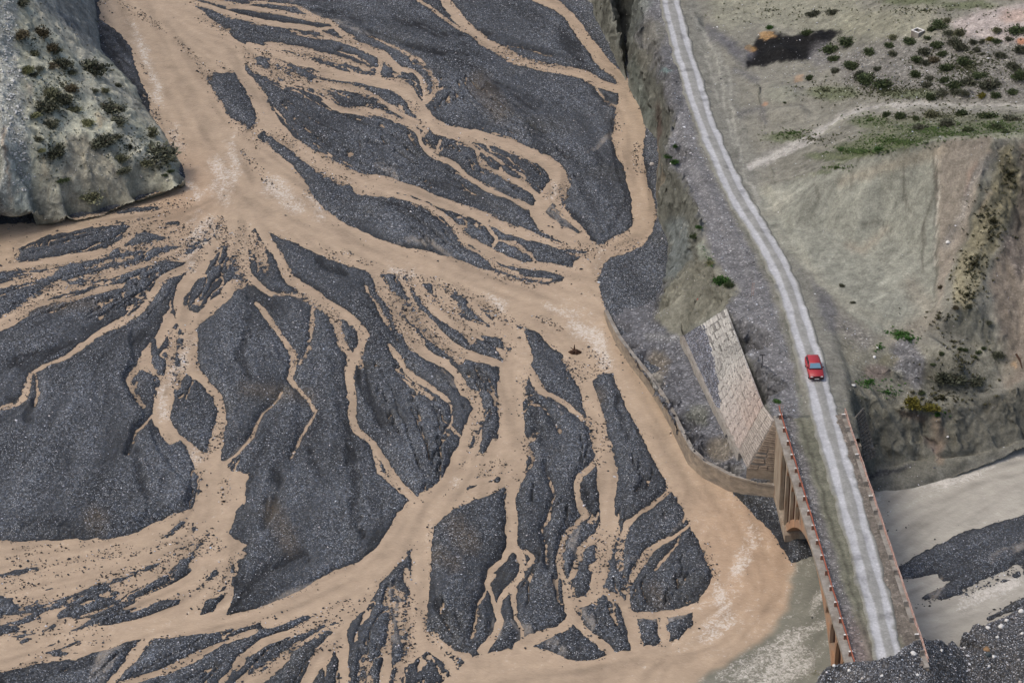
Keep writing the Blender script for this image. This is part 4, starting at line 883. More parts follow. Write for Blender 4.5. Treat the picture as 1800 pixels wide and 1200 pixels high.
# upper plateau
pt.poly([(1230,-60),(1520,-60),(1500,70),(1420,60),(1330,40),(1260,60)], (0.235,0.232,0.178), 0.8, 14, 0.25); pt.poly([(1470,20),(1640,10),(1640,80),(1560,70),(1480,60)], (0.26,0.255,0.19), 0.75, 14, 0.2)
pt.poly([(1460,100),(1560,70),(1800,60),(1900,60),(1900,180),(1600,180),(1480,150)], (0.170,0.163,0.148), 0.8, 14, 0.7)
pt.poly([(1670,40),(1720,20),(1810,5),(1900,0),(1900,70),(1780,75),(1700,65)], (0.40,0.35,0.325), 0.85, 8, 0.3); pt.blob(1785,30,30,14,(0.40,0.29,0.235),0.6); pt.blob(1797,72,8,6,(0.42,0.18,0.09),0.8)
pt.line([(1330,285,20),(1380,262,18),(1430,238,18),(1480,205,17),(1530,190,16),(1600,186,10),(1700,187,9),(1850,190,9)], (0.28,0.27,0.24), 0.7, 4, 0.15)
pt.line([(1430,232,3),(1480,200,3),(1530,185,3),(1620,182,3),(1850,186,3)], (0.36,0.34,0.29), 0.6, 2, 0.1); pt.line([(1600,190,3),(1700,190,3),(1800,191,3)], (0.16,0.165,0.10), 0.5, 2)
pt.poly([(1330,70),(1350,58),(1400,62),(1460,48),(1478,58),(1440,85),(1425,105),(1390,108),(1310,122),(1310,105)], (0.009,0.009,0.010), 1.0, 4, 0.6)
pt.blob(1347,63,16,7,(0.34,0.215,0.10),0.85); pt.blob(1320,86,10,5,(0.30,0.18,0.07),0.8); pt.line([(1250,50,14),(1290,85,18),(1320,95,14)], (0.10,0.10,0.11), 0.7, 8, 0.2)
pt.line([(1300,200,10),(1340,190,12),(1345,215,8)], (0.115,0.113,0.115), 0.7, 8, 0.5); pt.blob(1345,183,6,5,(0.36,0.21,0.13),0.7); pt.blob(1405,138,9,5,(0.36,0.24,0.15),0.6)
pt.blob(1375,165,34,16,(0.20,0.205,0.165),0.7,0.1); pt.blob(1445,95,24,26,(0.17,0.165,0.165),0.6,0.9)
for gxx, gyy, brx, bry in ((1385,242,46,10),(1500,262,40,12),(1560,250,60,16),(1450,275,40,8),(1620,228,60,14),(1740,222,60,12),(1530,215,40,12),(1450,303,14,4),(1580,588,20,9),(1525,675,16,7),(1600,0,60,10),(1700,10,60,10),(1465,165,50,14),(1600,165,60,10)):
    pt.blob(gxx, gyy, brx, bry, (0.088,0.108,0.050), 0.7, 0.4)
pt.poly([(1455,296),(1485,262),(1540,212),(1700,200),(1900,200),(1900,233),(1660,240),(1490,279)], (0.125,0.135,0.082), 0.6, 6, 0.4)
pt.line([(1318,292,10),(1350,280,12),(1390,262,13),(1430,240,13),(1480,207,12),(1530,190,11),(1600,186,9),(1700,187,8),(1900,190,8)], (0.37,0.355,0.32), 0.95, 3.0, 0.1)
pt.line([(1440,240,3),(1490,207,3),(1540,192,3),(1620,188,2.5),(1900,191,2.5)], (0.20,0.20,0.145), 0.7, 2, 0.1)
pt.line([(1480,281,6),(1540,265,7),(1600,250,7),(1660,239,6),(1800,231,6)], (0.085,0.105,0.045), 0.8, 3.5, 0.2)
pt.c *= (1 + (0.30 * rl + 0.55 * rl2) * np.clip(mid + steep + 0.7 * scree, 0, 1) + 0.14 * fbm(X * 0.6, Y * 0.6, 5, 75))[..., None]
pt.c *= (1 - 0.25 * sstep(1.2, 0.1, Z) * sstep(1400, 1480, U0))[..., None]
zf = np.where(np.isfinite(Z), Z, 0); bite = steep * low * calm * road_zone
n_l = fbm(X * 0.5 + zf * 0.35, Y * 0.5 - zf * 0.3, 4, 171); n_s = fbm(X * 0.3 + Y * 0.9, zf * 1.5, 4, 172); n_t = fbm(Y * 1.7 + X * 0.8, zf * 0.7, 4, 173)
Xd = X + bite * (0.55 * n_l + 0.45 * n_s + 0.35 * n_t); Yd = Y + bite * (0.4 * fbm(X * 1.4 + zf * 0.3, zf * 1.1, 4, 174) + 0.3 * n_s)
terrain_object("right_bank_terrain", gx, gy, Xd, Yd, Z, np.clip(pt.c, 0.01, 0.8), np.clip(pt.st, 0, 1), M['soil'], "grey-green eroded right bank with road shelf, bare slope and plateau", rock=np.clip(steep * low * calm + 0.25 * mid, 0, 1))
RBG = (gx, gy, Z)

# ---- left promontory
LH = [(-140,420,-0.8),(-60,405,-0.8),(0,399,-0.8),(60,401,-0.8),(120,391,-0.8),(170,385,-0.8),(200,374,-0.8),(240,362,-0.8),(280,350,-0.8),(320,338,-0.8),(334,319,-0.8),(331,295,-0.8),(302,245,-0.8),(277,213,-0.8),(262,190,-0.8),(240,150,-0.8),
      (200,112,-0.8),(184,95,-0.8),(177,40,-0.8),(168,0,-0.8),(160,-80,-0.8),(150,-200,-0.8),
      (0,388,1.44),(60,391,1.20),(120,383,0.96),(170,376,0.72),(240,352,0.84),(310,326,1.4),(325,312,1.8),
      (250,270,4.0),(300,298,2.4),(200,230,6.6),(150,170,8.6),(200,160,5.4),(236,192,3.2),(100,250,8.0),(50,250,9.4),(0,250,10.8),(150,300,5.2),(100,320,4.6),(50,330,5.0),(0,330,6.0),(220,322,2.6),
      (-80,250,13),(-80,330,8.5),(-80,0,20),(0,0,17.5),(0,100,14.5),(60,0,14),(60,100,12.2),(110,100,9.6),(110,42,9.6),(150,77,5.6),(172,95,2.6),(-80,-120,24),(60,-100,16),(120,-80,8),(-200,0,24),(-200,300,12),(-200,-200,28)]
gx2 = np.arange(-100, -38, 0.20); gy2 = np.arange(24, 128, 0.30)
X, Y = np.meshgrid(gx2, gy2)
Z = blur(tin(LH, gx2, gy2), 2)
rl, slope = rills(X, Y, Z, gx2, gy2, 81, steps=26)
U0, V0 = to_px(X, Y, np.where(np.isfinite(Z), Z, 0))
stp = sstep(0.15, 0.6, slope)
rdg = 1 - 2 * np.abs(fbm(X * 0.4 + 0.3 * rl, Y * 0.4, 5, 88)) ** 0.7
Z += sstep(-0.6, 1.5, Z) * stp * (0.4 * rl + 0.50 * rdg + 0.40 * fbm(X * 0.35, Y * 0.35, 5, 82) + 0.22 * fbm(X * 1.7, Y * 1.7, 4, 83))
ledge = sstep(-8, 8, poly_field(U0 + 10 * fbm(X * .5, Y * .5, 3, 84), V0 + 8 * fbm(X * .5, Y * .5, 3, 85), [(120,245),(150,238),(190,285),(220,325),(240,352),(130,384),(110,320)]))
Z -= 0.55 * ledge
Z -= 0.5 * sstep(-4, 4, poly_field(U0, V0, [(72,325),(100,345),(120,372),(110,392),(72,392),(70,340)]))
pt = Paint(X, Y, Z, (0.43, 0.43, 0.335), 86)
pt.poly([(60,-60),(175,-60),(180,97),(160,85),(110,45),(60,0)], (0.24,0.25,0.235), 0.95, 5, 0.2)
pt.line([(110,40,6),(150,75,8),(165,92,6)], (0.40,0.38,0.33), 0.6, 5); pt.line([(105,18,3),(135,48,4)], (0.15,0.17,0.20), 0.6, 4)
pt.poly([(-60,-60),(30,-60),(28,60),(45,200),(60,330),(62,400),(-60,400)], (0.34,0.35,0.315), 0.9, 6, 0.6)
pt.line([(6,225,5),(8,275,5),(15,330,5),(22,362,4)], (0.38,0.27,0.175), 0.75, 4); pt.poly([(20,250),(60,300),(75,400),(25,395),(15,330)], (0.29,0.315,0.28), 0.7, 8, 0.1)
pt.poly([(-40,310),(0,325),(15,390),(-40,400)], (0.13,0.135,0.135), 0.8, 4)
pt.poly([(118,240),(150,235),(190,285),(220,325),(240,352),(130,384),(105,330)], (0.29,0.265,0.20), 0.8, 8, 0.4)
pt.poly([(72,325),(100,345),(120,372),(110,395),(72,395)], (0.26,0.27,0.24), 0.85, 5)
pt.poly([(60,310),(120,245),(200,262),(325,312),(240,368),(60,402)], (0.30,0.285,0.225), 0.6, 18, 0.2)
pt.line([(60,10,14),(110,60,22),(170,120,24),(235,180,20),(300,255,14)], (0.52,0.49,0.40), 0.65, 14, 0.05); pt.line([(140,140,20),(200,200,20),(250,270,16)], (0.50,0.48,0.40), 0.5, 14)
pt.line([(170,205,8),(178,222,8)], (0.36,0.26,0.15), 0.5, 5); pt.line([(55,150,8),(50,180,6)], (0.37,0.28,0.24), 0.4, 6); pt.line([(75,280,8),(80,310,8)], (0.36,0.29,0.20), 0.5, 8)
pt.line([(115,250,3),(150,244,4),(185,280,4),(212,322,4)], (0.10,0.09,0.075), 0.6, 2.5); pt.line([(75,330,3),(100,348,3),(118,375,3)], (0.12,0.115,0.10), 0.7, 2.5)
dia = np.sin((0.77 * V0 - 0.64 * U0) * 0.33 + 5 * fbm(X * 0.25, Y * 0.25, 4, 89))
pt.c *= (1 + 0.16 * np.sign(dia) * np.abs(dia) ** 0.6 * sstep(-0.3, 0.3, fbm(X * 0.15, Y * 0.15, 3, 90)))[..., None]
pt.c *= (1.08 + 0.35 * rl + 0.20 * fbm(X * 0.6, Y * 0.6, 5, 87))[..., None]
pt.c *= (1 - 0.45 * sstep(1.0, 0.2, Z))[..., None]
zf = np.where(np.isfinite(Z), Z, 0); bite = stp * sstep(0.0, 1.5, zf)
n_s = fbm(X * 0.35 - Y * 0.5, zf * 1.3 + X * 0.25, 4, 182); n_l = fbm(X * 0.6 + zf * 0.4, Y * 0.6 - zf * 0.3, 4, 181)
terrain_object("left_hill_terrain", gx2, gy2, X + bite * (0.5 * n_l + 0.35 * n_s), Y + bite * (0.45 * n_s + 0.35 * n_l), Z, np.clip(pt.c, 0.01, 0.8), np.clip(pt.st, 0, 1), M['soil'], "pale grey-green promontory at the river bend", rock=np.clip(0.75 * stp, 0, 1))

# ---- near gravel embankment over the bridge end
EB = [(1436,1192,8.8),(1446,1176,9.9),(1456,1166,10.5),(1490,1162,10.6),(1540,1159,10.4),(1575,1148,10.3),(1592,1134,10.1),(1612,1123,9.9),(1630,1121,9.2),(1650,1119,8.0),(1672,1117,5.8),(1690,1101,4.2),(1712,1093,2.6),(1740,1091,1.2),(1770,1080,0.9),(1800,1056,0.9),(1900,1000,0.9),
      (1480,1235,10.2),(1540,1200,10.3),(1600,1235,10.0),(1700,1235,5.2),(1800,1235,3.0),(1640,1180,8.8),(1700,1160,4.6),(1760,1140,2.6),(1800,1120,2.0),(1900,1080,1.6),(1900,1235,2.6),(1430,1240,7),(1480,1330,8),(1700,1330,5),(1900,1330,3),(1425,1215,5.5),
      (1418,1210,-1.5),(1410,1260,-1.5),(1400,1340,-1.5)]
back = []
for (px_, py_, z_) in EB[:17]:
    p_ = P(px_, py_, z_); on_br = 1456 <= px_ <= 1620
    back.append(('w', p_[0] + (0.6 if px_ > 1600 else 0), p_[1] + (1.3 if on_br else 1.2), 8.6 if on_br else max(z_ - 2.0, -1.0)))
    if not on_br: back.append(('w', p_[0] + (1.0 if px_ > 1600 else -1.0), p_[1] + 3.0, -1.2))
    else: back.append(('w', p_[0], p_[1] + 2.4, 8.2))
gx3 = np.arange(26, 62, 0.10); gy3 = np.arange(-98, -40, 0.16)
X, Y = np.meshgrid(gx3, gy3)
Z = blur(tin(EB + back, gx3, gy3), 4)
Z += 0.20 * fbm(X * 0.5, Y * 0.5, 4, 91) + 0.10 * fbm(X * 2.5, Y * 2.5, 3, 92)
pt = Paint(X, Y, Z, (0.088, 0.087, 0.088), 93)
pt.c *= (1 + 0.3 * fbm(X * 0.3, Y * 0.3, 4, 94))[..., None]
pt.poly([(1730,1100),(1810,1050),(1810,1062),(1740,1104)], (0.06,0.063,0.08), 0.8, 6)
pt.poly([(1640,1150),(1760,1130),(1820,1150),(1820,1220),(1640,1220)], (0.080,0.073,0.062), 0.7, 30)
M['bank_gravel'] = gravel_material("embankment_gravel", scale=5.0, white=0.93, bump=0.7)
terrain_object("embankment_terrain", gx3, gy3, X, Y, Z, np.clip(pt.c, 0.01, 0.8), np.ones_like(Z), M['bank_gravel'], "dark gravel embankment in front of the bridge end")

def ground(x, y):
    x, y = np.atleast_1d(np.asarray(x, float)), np.atleast_1d(np.asarray(y, float))
    z = np.full(x.shape, -50.0)
    for gx_, gy_, Z_ in TERR:
        m_ = (x > gx_[0]) & (x < gx_[-1]) & (y > gy_[0]) & (y < gy_[-1])
        if m_.any(): z[m_] = np.maximum(z[m_], grid_sample(Z_, gx_, gy_, x[m_], y[m_]))
    return z

def hits(pxs, pys, zmax=32.0, n=420):
    """where the lines of sight through photo pixels meet the ground"""
    A = np.array([P(a, b_, zmax) for a, b_ in zip(pxs, pys)]); B = np.array([P(a, b_, -1.0) for a, b_ in zip(pxs, pys)])
    out = B.copy(); open_ = np.arange(len(A))
    t_ = np.linspace(0, 1, n)
    Q = A[:, None] + (B - A)[:, None] * t_[None, :, None]
    g = ground(Q[..., 0].ravel(), Q[..., 1].ravel()).reshape(Q.shape[:2])
    below = g >= Q[..., 2]; k_ = np.argmax(below, 1); ok_ = below.any(1)
    ii = np.arange(len(A)); out = np.where(ok_[:, None], Q[ii, k_], B); out[:, 2] = np.where(ok_, g[ii, k_], out[:, 2])
    return out
def hit(px_, py_): return hits([px_], [py_])[0]
# ------------------------------------------------------------------ the bridge
A0 = P(1363, 735, ZD); A1 = P(1488, 1163, ZD)
bd = (A1 - A0)[:2]; bd /= np.hypot(*bd)
BANG = math.atan2(bd[0], -bd[1])                   # local -y runs along the bridge towards the near bank
def bridge_world(s, t, z): return np.array([A0[0] + bd[0] * s - bd[1] * t, A0[1] + bd[1] * s + bd[0] * t, z])
bridge = add("arch_bridge", None, label="weathered orange-brown concrete arch bridge carrying the dirt road over the river", cat="bridge", loc=(A0[0], A0[1], 0), rot=(0, 0, BANG))
BW = 7.35; SC, SPAN = 24.0, 15.2
def intr(s): return 0.7 + 7.3 * (1 - ((s - SC) / SPAN) ** 2)
def extr(s): return intr(s) + 0.65 + 0.45 * abs((s - SC) / SPAN)
def bpart(name, mb, mat, parent=None, label=None): 
    return add(name, mb.mesh(name), mat, parent=parent or bridge, label=label)
N = 40
ss = [SC - SPAN + 2 * SPAN * i / N for i in range(N + 1)]
prof = [(-s, intr(s)) for s in ss] + [(-s, extr(s)) for s in reversed(ss)]
mb = MB()
# ring built as a strip of hexahedra so that the barrel stays clean
for a, b_ in zip(ss[:-1], ss[1:]):
    q = [(-a, intr(a)), (-b_, intr(b_)), (-b_, extr(b_)), (-a, extr(a))]
    va = [mb.bm.verts.new((0.12, *p)) for p in q]; vb = [mb.bm.verts.new((BW - 0.12, *p)) for p in q]
    for i in range(4): mb.bm.faces.new((va[i], va[(i+1) % 4], vb[(i+1) % 4], vb[i]))
    mb.bm.faces.new(va[::-1]); mb.bm.faces.new(vb)
bmesh.ops.remove_doubles(mb.bm, verts=mb.bm.verts[:], dist=0.001)
bpart("arch_ring", mb, M['orange_concrete'])
bpart("deck_slab", MB().box(-0.05, BW + 0.05, -44.5, 0.5, 8.55, 9.12), M['concrete'])
for x0, x1 in ((-0.14, 0.62), (BW - 0.42, BW + 0.14)):
    bpart("edge_kerb", MB().box(x0, x1, -44.4, 0.45, 8.95, 9.36, 0.03), M['grey_concrete'])
bpart("abutment", MB().box(0.0, BW + 1.0, -4.9, 0.9, -1.0, 8.545), M['concrete'], label="tan concrete abutment beside the stone revetment")
bpart("abutment", MB().box(0.0, BW, -44.6, -43.4, -1.0, 8.56), M['orange_concrete'])
bpart("plinth", MB().prism([(-0.1, -1.0), (-0.1, 1.0), (-8.2, 1.0), (-8.9, 1.6), (-9.6, 0.9), (-9.6, -1.0)], -0.06, BW + 0.06), M['concrete'])
bpart("plinth", MB().prism([(-38.4, -1.0), (-38.4, 0.9), (-39.1, 1.6), (-39.8, 1.0), (-44.6, 1.0), (-44.6, -1.0)], -0.06, BW + 0.06), M['concrete'])
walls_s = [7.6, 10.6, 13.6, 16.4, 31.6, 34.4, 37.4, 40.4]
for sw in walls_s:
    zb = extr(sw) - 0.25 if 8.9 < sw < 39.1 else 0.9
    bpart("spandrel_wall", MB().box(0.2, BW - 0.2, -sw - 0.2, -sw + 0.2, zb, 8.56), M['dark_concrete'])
bays = [(4.6, 7.4), (7.8, 10.4), (10.8, 13.4), (13.8, 16.2), (31.8, 34.2), (34.6, 37.2), (37.6, 40.2), (40.6, 43.4)]
for (s0, s1) in bays:                                # arched head of every spandrel opening, both sides
    for x0 in (0.1, BW - 0.42):
        mb = MB(); c, r = (s0 + s1) / 2, (s1 - s0) / 2 - 0.12
        top, zc = 8.555, 8.30 - r * 0.95
        n = 12; arc = [(-(c - r * math.cos(math.pi * i / n)), zc + r * 0.95 * math.sin(math.pi * i / n)) for i in range(n + 1)]
        for (p, q) in zip(arc[:-1], arc[1:]):
            A = [mb.bm.verts.new((x0, *z)) for z in (p, q, (q[0], top), (p[0], top))]; B = [mb.bm.verts.new((x0 + 0.32, *z)) for z in (p, q, (q[0], top), (p[0], top))]
            for i in range(4): mb.bm.faces.new((A[i], A[(i+1) % 4], B[(i+1) % 4], B[i]))
            mb.bm.faces.new(A[::-1]); mb.bm.faces.new(B)
        for (e0, e1) in ((s0, s0 + 0.12), (s1 - 0.12, s1)):
            mb.box(x0, x0 + 0.32, -e1, -e0, zc - (0.0 if 8.9 < c < 39.1 else 0.0), top)
        bpart("spandrel_arch", mb, M['orange_concrete'] if x0 < 1 else M['concrete'])
for sw in walls_s + [4.75, 43.25]:                   # pale column noses on the outer face
    for x0 in (0.06, BW - 0.4):
        zb = extr(sw) - 0.15 if 8.9 < sw < 39.1 else 0.95
        bpart("column", MB().box(x0, x0 + 0.34, -sw - 0.24, -sw + 0.24, zb, 8.56), M['concrete'] if sw < 20 else M['orange_concrete'])
for x0 in (0.1, BW - 0.42):                          # solid spandrel over the crown
    mb = MB(); k = [16.6 + 14.8 * i / 14 for i in range(15)]
    for a, b_ in zip(k[:-1], k[1:]):
        q = [(-a, extr(a) - 0.2), (-b_, extr(b_) - 0.2), (-b_, 8.556), (-a, 8.556)]
        A = [mb.bm.verts.new((x0, *p)) for p in q]; B = [mb.bm.verts.new((x0 + 0.32, *p)) for p in q]
        for i in range(4): mb.bm.faces.new((A[i], A[(i+1) % 4], B[(i+1) % 4], B[i]))
        mb.bm.faces.new(A[::-1]); mb.bm.faces.new(B)
    bpart("spandrel_panel", mb, M['orange_concrete'] if x0 < 1 else M['concrete'])
# dirt and gravel lying on the deck
ds_, dt_ = np.arange(-1.2, 44.3, 0.14), np.arange(0.45, BW - 0.30, 0.09)
TT, SS = np.meshgrid(dt_, ds_)
bx_, by_ = A0[0] + bd[0] * SS - bd[1] * TT, A0[1] + bd[1] * SS + bd[0] * TT
mound = 0.10 * sstep(1.6, 0.0, TT) + 0.16 * sstep(5.6, 7.0, TT)
DZ = 9.24 + mound + 0.035 * fbm(bx_ * 1.2, by_ * 1.2, 4, 101) + 0.02 * fbm(bx_ * 5, by_ * 5, 2, 102)
DZ = np.where(SS < -0.2, 9.2, DZ)
tt = TT + 0.35 * fbm(bx_ * 0.5, by_ * 0.5, 4, 103)
c_g, c_v, c_b = np.array([0.150, 0.143, 0.138]), np.array([0.165, 0.163, 0.122]), np.array([0.150, 0.132, 0.112])
w1 = sstep(2.3, 1.5, tt)[..., None]; w2 = sstep(5.2, 5.9, tt)[..., None]
dc = c_v * (1 - w1) + c_g * w1; dc = dc * (1 - w2) + c_b * w2
pk = (sstep(33, 40, SS) * sstep(3.4, 2.0, TT))[..., None] * 0.6
dc = dc * (1 - pk) + np.array([0.20, 0.155, 0.14]) * pk
dkl = (sstep(0.35, 0.0, np.abs(tt - 2.55)))[..., None] * 0.35
dc = dc * (1 - dkl)
dc *= (1 + 0.25 * fbm(bx_ * 0.7, by_ * 0.7, 4, 104))[..., None]
loc_v = np.stack([TT, -SS, DZ], -1).reshape(-1, 3)
me = np_mesh("deck_surface", loc_v, grid_faces(*TT.shape)[:, ::-1], dc.reshape(-1, 3), attrs={"stony": np.clip(w1[..., 0] * 0.8 + w2[..., 0] * 0.5, 0, 1)})
add("deck_surface", me, M['soil'], parent=bridge, label="dusty gravel lying on the bridge deck")
# railings
post_me = MB().box(-0.19, 0.19, -0.06, 0.06, 0.0, 0.55).mesh("railing_post"); post_me.materials.append(M['post'])
cap_me = MB().box(-0.20, 0.20, -0.08, 0.08, 0.55, 0.64, 0.02).mesh("post_cap"); cap_me.materials.append(M['white_paint'])
cap_me2 = MB().box(-0.20, 0.20, -0.08, 0.08, 0.55, 0.64, 0.02).mesh("post_cap_grey"); cap_me2.materials.append(M['grey_concrete'])
stub_me = MB().box(-0.19, 0.19, -0.06, 0.06, 0.0, 0.55).mesh("railing_post_grey"); stub_me.materials.append(M['grey_concrete'])
k = 0; s_ = 0.25
while s_ < 43.5:
    tilt = random.uniform(-0.04, 0.04)
    po = add("railing_post", post_me, parent=bridge, loc=(0.52, -s_, 9.3), rot=(0, 0, tilt)); add("post_cap", cap_me if k % 6 != 5 else cap_me2, parent=po)
    if k not in (4, 9, 12):
        po = add("railing_post", stub_me, parent=bridge, loc=(BW - 0.22, -s_ - 0.4, 9.3), rot=(0, 0, random.uniform(-0.08, 0.08))); add("post_cap", cap_me if k % 3 == 0 else cap_me2, parent=po)
    s_ += 2.62; k += 1
def rail(name, x, z, s0, s1, r, mat, wob=0.03):
    pts = []; n = int((s1 - s0) / 1.31)
    for i in range(n + 1):
        s = s0 + (s1 - s0) * i / n
        pts.append((x + wob * math.sin(i * 1.7) * 0.6 + random.uniform(-wob, wob) * 0.4, -s, z + random.uniform(-wob, wob) * 0.5))
    bpart(name, MB().tube(pts, r, 8), mat)
rail("top_rail", 0.56, 9.98, -1.4, 44.2, 0.062, M['rust']); rail("lower_rail", 0.60, 9.70, -1.2, 44.2, 0.05, M['rust'])
rail("top_rail", BW + 0.06, 10.05, -0.2, 44.0, 0.06, M['pale_rust']); rail("lower_rail", BW + 0.06, 9.7, -0.2, 44.0, 0.05, M['pale_rust'])

# ------------------------------------------------------------------ the dirt road
tx, ty = np.gradient(rx), np.gradient(ry); tl = np.hypot(tx, ty); tx /= tl; ty /= tl
half = 1.75
off = np.linspace(-half, half, 36)
OX = rx[:, None] - ty[:, None] * off[None]; OY = ry[:, None] + tx[:, None] * off[None]
s_on = (OX - A0[0]) * bd[0] + (OY - A0[1]) * bd[1]
zr = np.repeat(rz[:, None], len(off), 1)
zr = np.where(s_on > -1.0, np.maximum(zr, 9.30), zr)
edge = np.abs(off)[None] + 0.42 * fbm(OX * 0.5, OY * 0.5, 4, 111)
trk = np.maximum(np.exp(-((off[None] - 0.85 + 0.12 * fbm(OX * 0.15, OY * 0.15, 2, 112)) / 0.46) ** 2), np.exp(-((off[None] + 0.80 + 0.12 * fbm(OX * 0.15, OY * 0.15, 2, 113)) / 0.50) ** 2))
RZ = zr + 0.10 - 0.05 * trk - 0.30 * sstep(1.25, 1.72, edge) + 0.015 * fbm(OX * 3, OY * 3, 2, 114)
dust = np.array([0.41, 0.415, 0.425]); mid_ = np.array([0.26, 0.26, 0.245]); verge = np.array([0.185, 0.183, 0.155])
mtr = np.clip(sstep(0.30, 0.75, trk + 0.28 * fbm(OX * 0.5, OY * 0.22, 5, 115)), 0, 1)[..., None]
rc = mid_ * (1 - mtr) + dust * mtr
ew = sstep(0.95, 1.55, edge)[..., None]; rc = rc * (1 - ew) + verge * ew
rc *= (1 + 0.16 * fbm(OX * 0.9, OY * 0.9, 4, 116) - 0.30 * sstep(0.35, 0.6, fbm(OX * 0.6, OY * 0.6, 4, 117)))[..., None]
me = np_mesh("road", np.stack([OX, OY, RZ], -1).reshape(-1, 3), grid_faces(*OX.shape), rc.reshape(-1, 3), attrs={"stony": np.full(OX.size, 0.12)})
add("road", me, M['road'], label="pale dusty dirt road with two wheel tracks crossing the bridge", kind="structure")

# ------------------------------------------------------------------ walls and stone revetment
def wall_along(name, pts, th, zbot, mat, label, cat):
    """pts: world points of the coping's river edge"""
    pts = [np.array(p) for p in pts]
    dense = []
    for a, b_ in zip(pts[:-1], pts[1:]):
        n = max(2, int(np.hypot(*(b_ - a)[:2]) / 0.6))
        dense += [a + (b_ - a) * i / n for i in range(n)]
    dense.append(pts[-1])
    root = add(name, None, label=label, cat=cat, loc=tuple(dense[0][:2]) + (0,))
    o = dense[0] * np.array([1, 1, 0])
    V, R = [], []
    for i, p in enumerate(dense):
        t = (dense[min(i+1, len(dense)-1)] - dense[max(i-1, 0)])[:2]; t = t / np.hypot(*t)
        nrm = np.array([t[1], -t[0]])          # towards the river
        if nrm[0] > 0 and abs(nrm[0]) > abs(nrm[1]): nrm = -nrm
        if nrm[1] > 0 and abs(nrm[1]) >= abs(nrm[0]): nrm = -nrm
        j = 0.05 * math.sin(i * 2.1) + random.uniform(-0.04, 0.04)
        q = p - o
        R.append([(q[0] - nrm[0]*th, q[1] - nrm[1]*th, zbot), (q[0] - nrm[0]*th, q[1] - nrm[1]*th, q[2] + j*0.4), (q[0] + nrm[0]*j*0.5, q[1] + nrm[1]*j*0.5, q[2] + j*0.4),
                  (q[0] + nrm[0]*0.04, q[1] + nrm[1]*0.04, q[2] - 0.22), (q[0] - nrm[0]*0.02, q[1] - nrm[1]*0.02, q[2] - 0.24), (q[0] + nrm[0]*0.25, q[1] + nrm[1]*0.25, zbot)])
    mb = MB(); mb.quadstrip([r[:3] for r in R]); add("coping", mb.mesh("coping"), M['grey_concrete'], parent=root)
    mb = MB(); mb.quadstrip([r[2:] for r in R]); mb.bm.faces.new([mb.bm.verts.new(v) for v in R[-1]]); mb.bm.faces.new([mb.bm.verts.new(v) for v in R[0]])
    add("wall_face", mb.mesh("wall_face"), mat, parent=root)
    return root
wp = [(1062,545,0.5),(1070,562,0.9),(1086,592,1.2),(1110,624,1.45),(1136,655,1.55),(1160,690,1.65),(1180,724,1.75),(1196,757,1.85),(1213,789,1.95),(1237,811,1.95),(1283,835,1.95),(1320,845,1.95),(1366,854,1.95)]
wall_along("river_wall", [P(*p) for p in wp], 0.45, -0.9, M['wall_concrete'], "low stained concrete retaining wall along the river below the revetment", "wall")
tp = [(1196,591,2.95),(1213,625,2.95),(1238,678,3.0),(1263,728,3.05),(1290,783,3.1),(1298,796,3.1)]
wall_along("toe_wall", [P(*p) for p in tp], 0.42, 0.8, M['grey_concrete'], "straight low concrete toe wall at the foot of the stone-paved slope", "wall")

rev = add("stone_revetment", None, label="pale stone-paved embankment slope beside the bridge abutment", cat="revetment", loc=tuple(T1))
def facet(bl, br, tl, tr, palette, seed, name, course=0.30, blen=1.5, root=None):
    root = root or rev; T1 = np.array(root.location)
    r_ = random.Random(seed)
    ctr = (bl + br + tl + tr) / 4
    nrm = np.cross(br - bl, tl - bl); nrm /= np.linalg.norm(nrm)
    if nrm[2] < 0: nrm = -nrm
    H_ = max(np.linalg.norm(tl - bl), np.linalg.norm(tr - br)); rows = max(4, int(H_ / course))
    V, Fq, C = [], [], []
    for j in range(rows):
        v0, v1 = j / rows, (j + 1) / rows
        a0, b0 = bl + (tl - bl) * v0, br + (tr - br) * v0
        a1, b1 = bl + (tl - bl) * v1, br + (tr - br) * v1
        Lr = np.linalg.norm(b0 - a0); n = max(1, int(Lr / blen))
        cuts = [0.0]
        for i in range(n): cuts.append(cuts[-1] + r_.uniform(0.85, 1.15))
        cuts = [c / cuts[-1] for c in cuts]
        for i in range(n):
            if r_.random() < 0.025: continue
            g = 0.035 / max(Lr, 0.3); g2 = 0.035 / course * (v1 - v0)
            u0, u1 = cuts[i] + g, cuts[i+1] - g
            w0, w1 = 0.13, 0.87
            q = []
            for (uu, ww) in ((u0, w0), (u1, w0), (u1, w1), (u0, w1)):
                lo = a0 + (b0 - a0) * uu; hi = a1 + (b1 - a1) * uu
                q.append(lo + (hi - lo) * ww)
            d = r_.uniform(0.06, 0.15)
            k = len(V); cen = sum(q) / 4
            V += [p - nrm * 0.05 - T1 for p in q] + [p + (cen - p) * 0.08 + nrm * d - T1 for p in q]
            Fq += [(k+4, k+5, k+6, k+7), (k, k+1, k+5, k+4), (k+1, k+2, k+6, k+5), (k+2, k+3, k+7, k+6), (k+3, k, k+4, k+7)]
            c = palette((cuts[i] + cuts[i+1]) / 2, (v0 + v1) / 2) * r_.uniform(0.88, 1.10)
            C += [c] * 8
    me = np_mesh(name, V, Fq, np.array(C), smooth=False)
    add("stone_course", me, M['block'], parent=root, kind="stuff")
    mb = MB(); n_ = 14
    mb.quadstrip([[tuple((bl + (br - bl) * i / n_) * (1 - j / n_) + (tl + (tr - tl) * i / n_) * (j / n_) - nrm * 0.03 - T1) for i in range(n_ + 1)] for j in range(n_ + 1)])
    add("mortar_bed", mb.mesh("mortar_bed"), M['mortar'], parent=root)
M['mortar'] = plain_material("mortar", (0.20, 0.185, 0.165), noise=0.4, scale=1.5)
